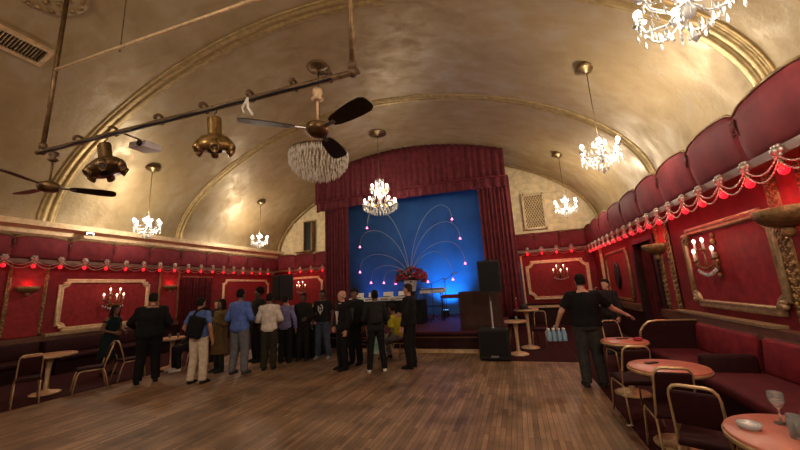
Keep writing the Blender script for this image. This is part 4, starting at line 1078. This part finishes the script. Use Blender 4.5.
    me = remesh(b, .013, 3); me.materials.append(fab(col)); nm = {'tee': 't_shirt', 'shirt': 'shirt', 'jacket': 'jacket', 'coat': 'coat', 'ftop': 'top', 'dresstop': 'dress_bodice'}[kind]; tp = link(nm, me, o)
    if kind in ('jacket', 'coat') and len(top) > 2:             # shirt front showing between the lapels
        b = B(); w_ = .055; rows = []
        for z, ww in ((1.47, .05), (1.40, .085), (1.28, .08), (1.12, .06), (1.0, .045)):
            i = min(range(len(tor)), key=lambda q: abs(tor[q][0]-z)); ry = tor[i][2]*(1+(g-1)*1.25)+grow+.004; cy = tor[i][3]
            y = cy+ry-(.012 if z < 1.4 else .03)
            rows.append([T((-ww, y-.004, z)), T((-ww*.4, y+.012, z)), T((ww*.4, y+.012, z)), T((ww, y-.004, z)), T((ww, y-.03, z)), T((-ww, y-.03, z))])
        b.rings(rows); b.build('shirt_front', fab(top[2]), o, True)
    # ---- shoes
    for s in (-1, 1):
        a = legpts(s)[-1]; z = 0
        b = B(); b.rings([[Vector((a.x+s*t*.012+rx*math.cos(2*PI*j/12), a.y-.055+t*.26, h0+max(0, hh*math.sin(2*PI*j/12)) if math.sin(2*PI*j/12) > 0 else 0)) for j in range(12)] for t, rx, hh, h0 in ((0, .02, .05, .02), (.05, .036, .085, .02), (.3, .042, .085, .02), (.55, .047, .06, .02), (.85, .046, .035, .02), (1.0, .02, .02, .015))])
        sh_ = b.build('shoe', fab(shoes), o, True)
        if shoes[0] > .3:
            pass
    # ---- hair
    hk, hc = hair[:2]; hm = fab(hc)
    b = B()
    if hk in ('short', 'cap'):
        hring(b, [(1.58, .070, .055, -.045), (1.62, .0795, .078, -.032), (1.66, .0815, .092, -.020), (1.70, .080, .098, -.010), (1.735, .066, .082, -.010), (1.762, .03, .04, -.012)])
        me = remesh(b, .012, 2)
    elif hk == 'long':
        hring(b, [(1.36, .07, .03, -.085), (1.45, .09, .045, -.075), (1.54, .094, .066, -.055), (1.62, .092, .085, -.035), (1.68, .088, .1, -.014), (1.73, .07, .085, -.010), (1.765, .03, .04, -.012)])
        for s in (-1, 1): b.limb([Hd((s*.08, .03, 1.67)), Hd((s*.092, .02, 1.55)), Hd((s*.085, .02, 1.42))], [.022, .028, .022])
        me = remesh(b, .013, 2)
    elif hk == 'bun':
        hring(b, [(1.58, .072, .06, -.042), (1.62, .081, .08, -.032), (1.66, .083, .094, -.020), (1.70, .082, .1, -.010), (1.735, .068, .084, -.010), (1.764, .03, .04, -.012)])
        b.sph(Hd((0, -.11, 1.70)), .05); me = remesh(b, .012, 2)
    elif hk == 'afro':
        b.sph(Hd((0, -.03, 1.69)), .115, (1, 1, .98), 3); me = remesh(b, .014, 2)
    elif hk == 'bald':
        hring(b, [(1.575, .06, .035, -.06), (1.60, .0775, .05, -.052), (1.63, .0785, .055, -.048), (1.65, .070, .04, -.062)]); me = remesh(b, .012, 2)
    me.materials.append(hm); link('hair', me, o)
    if hk == 'cap':
        b = B(); hring(b, [(1.685, .084, .104, -.006), (1.72, .08, .098, -.008), (1.755, .058, .072, -.008), (1.772, .02, .03, -.008)])
        b.rings([[Hd((x, y, z+dz_)) for x, y in ((-.07, .06), (-.06, .14), (0, .175), (.06, .14), (.07, .06))] for dz_, z in ((0, 1.683), (.01, 1.685))])
        b.build('cap', fab(hair[2]), o, True)
    if extra: extra(o, T, Hd, armpts)
    return o
SKM = {}
def fab_skin(k):
    if k not in SKM: SKM[k] = mat('skin_'+k, SKIN[k], .5, 0, 9, .08)
    return SKM[k]
BLK = (.010, .010, .011)
def face(x, y, tx, ty): return math.atan2(-(tx-x), ty-y)          # heading that looks from (x, y) to (tx, ty)
GZ = 0.002; CZ = .012
person((-9.5, 5.62, CZ), -1.35, 1.63, 'woman with long dark hair in dark teal dress by the left wall panel', 'brown', ('dresstop', (.008, .017, .019)), ('dress', (.008, .017, .019)), (.02, .015, .012), ('long', (.02, .012, .008)), ('bent', 'bent'), lean=.12)
person((-7.62, 5.27, GZ), 1.05, 1.86, 'heavy man all in black seen from behind, reaching towards the left wall', 'tan', ('shirt', BLK), ('trousers', (.008, .008, .009)), (.01, .01, .01), ('short', (.012, .009, .007)), ('forward', 'bent'), girth=1.42, stance=.06)
person((-7.82, 6.55, CZ), PI-.35, 1.72, 'seated person in white sneakers behind the man in black', 'brown', ('jacket', (.02, .02, .022)), ('slim', (.015, .015, .02)), (.72, .72, .70), ('short', (.012, .01, .008)), ('lap', 'lap'), seat=True)
def bag_strap(o, T, Hd, ap): pass
person((-6.36, 5.40, GZ), .18, 1.70, 'man in blue polo shirt and cream trousers with dark bag on shoulder', 'tan', ('tee', (.085, .145, .36)), ('trousers', (.56, .47, .36)), (.03, .025, .02), ('short', (.012, .01, .008)), ('pocket', 'down'), girth=1.05, stance=.05)
o = thing('shoulder_bag', 'dark bag slung over the shoulder of the man in blue polo', 'bag', (-6.30, 5.22, 1.12), .18)
b = B(); b.box((.03, 0, .0), (.34, .13, .44), rot=Matrix.Rotation(.25, 3, 'Y'), bev=.045); me = remesh(b, .016, 3); me.materials.append(M['blackcloth']); link('bag_body', me, o)
b = B(); b.tube([(-.05, .0, .2), (.06, -.02, .32), (.12, .1, .37), (.12, .26, .34), (.05, .33, .2)], .022, 8); b.build('strap', M['blackcloth'], o, True)
person((-6.76, 6.30, GZ), PI-.2, 1.64, 'woman in long olive tan coat facing the crowd', 'brown', ('coat', (.13, .085, .035)), ('slim', (.02, .02, .02)), (.02, .02, .02), ('long', (.015, .01, .008)), ('phone', 'down'))
person((-7.92, 7.25, GZ), PI+.2, 1.62, 'person with light face half hidden beyond the man in blue polo', 'light', ('jacket', (.015, .015, .018)), ('slim', (.015, .015, .018)), (.02, .02, .02), ('short', (.03, .02, .015)), ('down', 'down'))
person((-6.06, 6.18, GZ), .12, 1.85, 'tall man in bright blue shirt and grey jeans seen from behind', 'brown', ('shirt', (.085, .145, .44)), ('trousers', (.13, .135, .15)), (.06, .06, .07), ('short', (.01, .008, .007)), ('bent', 'bent'), girth=1.15, stance=.06)
person((-6.6, 7.35, GZ), PI-.35, 1.88, 'tall person with big dark hair facing the crowd behind blue shirt', 'dark', ('jacket', (.02, .018, .018)), ('trousers', (.015, .015, .018)), (.02, .02, .02), ('afro', (.008, .006, .005)), ('down', 'down'))
person((-6.62, 7.85, GZ), .3, 1.72, 'person in dull brown top partly hidden behind the white top', 'brown', ('jacket', (.075, .04, .03)), ('trousers', (.015, .014, .014)), (.05, .045, .04), ('short', (.012, .009, .008)), ('bent', 'bent'))
person((-5.60, 6.60, GZ), .55, 1.72, 'person in white top and dark olive trousers seen from behind', 'brown', ('shirt', (.60, .54, .48)), ('trousers', (.028, .026, .018)), (.02, .02, .018), ('short', (.012, .009, .008)), ('bent', 'bent'), girth=1.02)
person((-5.68, 7.28, GZ), .3, 1.64, 'person in lavender top standing just beyond the white top', 'tan', ('shirt', (.17, .16, .33)), ('trousers', (.012, .012, .014)), (.02, .02, .02), ('short', (.015, .01, .008)), ('down', 'down'))
person((-5.38, 7.62, GZ), PI+.3, 1.68, 'person in dark clothes near the black draped table', 'dark', ('jacket', (.014, .013, .013)), ('trousers', (.012, .012, .012)), (.02, .02, .02), ('short', (.01, .008, .007)), ('bent', 'down'))
def print_white(o, T, Hd, ap):
    b = B(); y = .152
    for pts in (((-.05, 1.36), (-.07, 1.28), (-.045, 1.20), (-.01, 1.17)), ((.05, 1.35), (.065, 1.28), (.045, 1.2), (.01, 1.16)), ((-.03, 1.30), (0, 1.26), (.03, 1.31)), ((0, 1.24), (0, 1.12)), ((-.04, 1.38), (-.01, 1.34))):
        b.tube([T((x, y-.5*x*x*4, z)) for x, z in pts], .011, 6)
    b.build('shirt_print', fab((.6, .6, .58)), o, True, label='white printed pattern')
person((-4.93, 7.85, GZ), PI+.1, 1.74, 'man in black T-shirt with white print and blue jeans facing the hall', 'dark', ('tee', (.012, .012, .014)), ('trousers', (.05, .065, .10)), (.22, .22, .22), ('short', (.01, .008, .007)), ('down', 'down'), girth=1.06, stance=.07, extra=print_white)
person((-3.78, 6.82, GZ), 2.55, 1.69, 'bald man in dark suit and white shirt in profile', 'light', ('jacket', (.011, .011, .013), (.55, .53, .48)), ('trousers', (.010, .010, .012)), (.012, .012, .012), ('bald', (.35, .28, .22)), ('down', 'pocket'), head=(-.9, 0))
person((-3.74, 7.36, GZ), PI-.1, 1.73, 'man in dark cap and black jacket beside the bald man', 'brown', ('jacket', (.011, .012, .013), (.06, .065, .075)), ('trousers', (.011, .011, .013)), (.012, .012, .012), ('cap', (.01, .008, .007), (.012, .012, .016)), ('down', 'down'))
def backpack(o, T, Hd, ap):
    b = B(); b.box(T((0, -.2, 1.22)), (.27, .12, .36), bev=.04); me = remesh(b, .014, 3); me.materials.append(fab((.02, .02, .022), .5)); link('backpack', me, o)
person((-2.93, 6.72, GZ), .5, 1.66, 'woman in black leather jacket and white sneakers seen from behind', 'brown', ('jacket', (.018, .018, .019)), ('slim', (.010, .010, .011)), (.72, .70, .68), ('bun', (.012, .009, .007)), ('bent', 'bent'), stance=.09, extra=backpack)
person((-2.80, 7.90, GZ), 1.35, 1.72, 'person in yellow top and grey trousers sitting bent forward', 'brown', ('tee', (.38, .33, .02)), ('trousers', (.20, .19, .18)), (.03, .03, .03), ('short', (.012, .009, .008)), ('lap', 'lap'), seat=True, lean=.35)
person((-2.30, 7.12, GZ), 1.5, 1.76, 'man in black suit facing left before the stage edge', 'light', ('jacket', (.010, .010, .011), (.03, .03, .035)), ('trousers', (.010, .010, .011)), (.012, .012, .012), ('short', (.03, .02, .014)), ('down', 'bent'), girth=1.02)
o = thing('coat', 'green and white jacket draped over a chair back by the person in yellow', 'coat', (-3.10, 7.19, .0))
b = B()
b.rings([[Vector((x, y, z)) for x, y in ((-.16+dx, -.05), (.14+dx, -.06), (.17+dx, .04), (-.13+dx, .06))] for z, dx in ((.26, .03), (.5, .0), (.68, -.0), (.885, -.01))]); me = remesh(b, .016, 4); me.materials.append(mat('green_white_cloth', (.05, .28, .20), .9, 0, 5, 0, c2=(.45, .5, .45))); link('cloth', me, o)
man = person((1.0, 6.26, GZ), .08, 1.75, 'man in black T-shirt and dark trousers carrying water bottles, seen from behind', 'light', ('tee', (.008, .008, .009)), ('trousers', (.034, .032, .030)), (.03, .025, .02), ('short', (.010, .008, .007)), (((.32, .03, 1.14), (.39, .16, .94)), ((.42, .12, 1.17), (.64, .20, 1.06))), girth=1.27, stance=.02)
person((1.9, 8.75, CZ), PI-.9, 1.62, 'person half hidden behind the man in black T-shirt, one hand raised', 'light', ('jacket', (.02, .016, .016)), ('slim', (.02, .016, .016)), (.02, .02, .02), ('short', (.012, .01, .008)), ('down', 'up'))
# pack of water bottles in his left hand
o = thing('water_bottle_pack', 'pack of small water bottles with blue caps carried by right man', 'bottles', (.55, 6.46, .66), .12); o.scale = (1.15, 1.15, 1.0)
for i in range(4):
    for j in range(2):
        c = Vector((-.105+.07*i, -.035+.07*j, 0))
        q = B().lathe(c, [(0, 0), (.03, 0), (.033, .01), (.031, .06), (.033, .12), (.016, .165), (.013, .185), (0, .185)], 10).build('bottle', mat('bluish_bottle', (.35, .55, .72), .15, 0, 5, .1, trans=.35) if (i, j) == (0, 0) else bpy.data.materials['bluish_bottle'], o, True)
        B().lathe(c+Vector((0, 0, .183)), [(0, 0), (.015, 0), (.015, .022), (0, .024)], 10).build('cap', M['white'], q, True)
b = B(); b.tube([(-.02, 0, .2), (-.02, 0, .245), (.02, 0, .245), (.02, 0, .2)], .006, 6); b.build('carry_strap', M['white'], o, True)
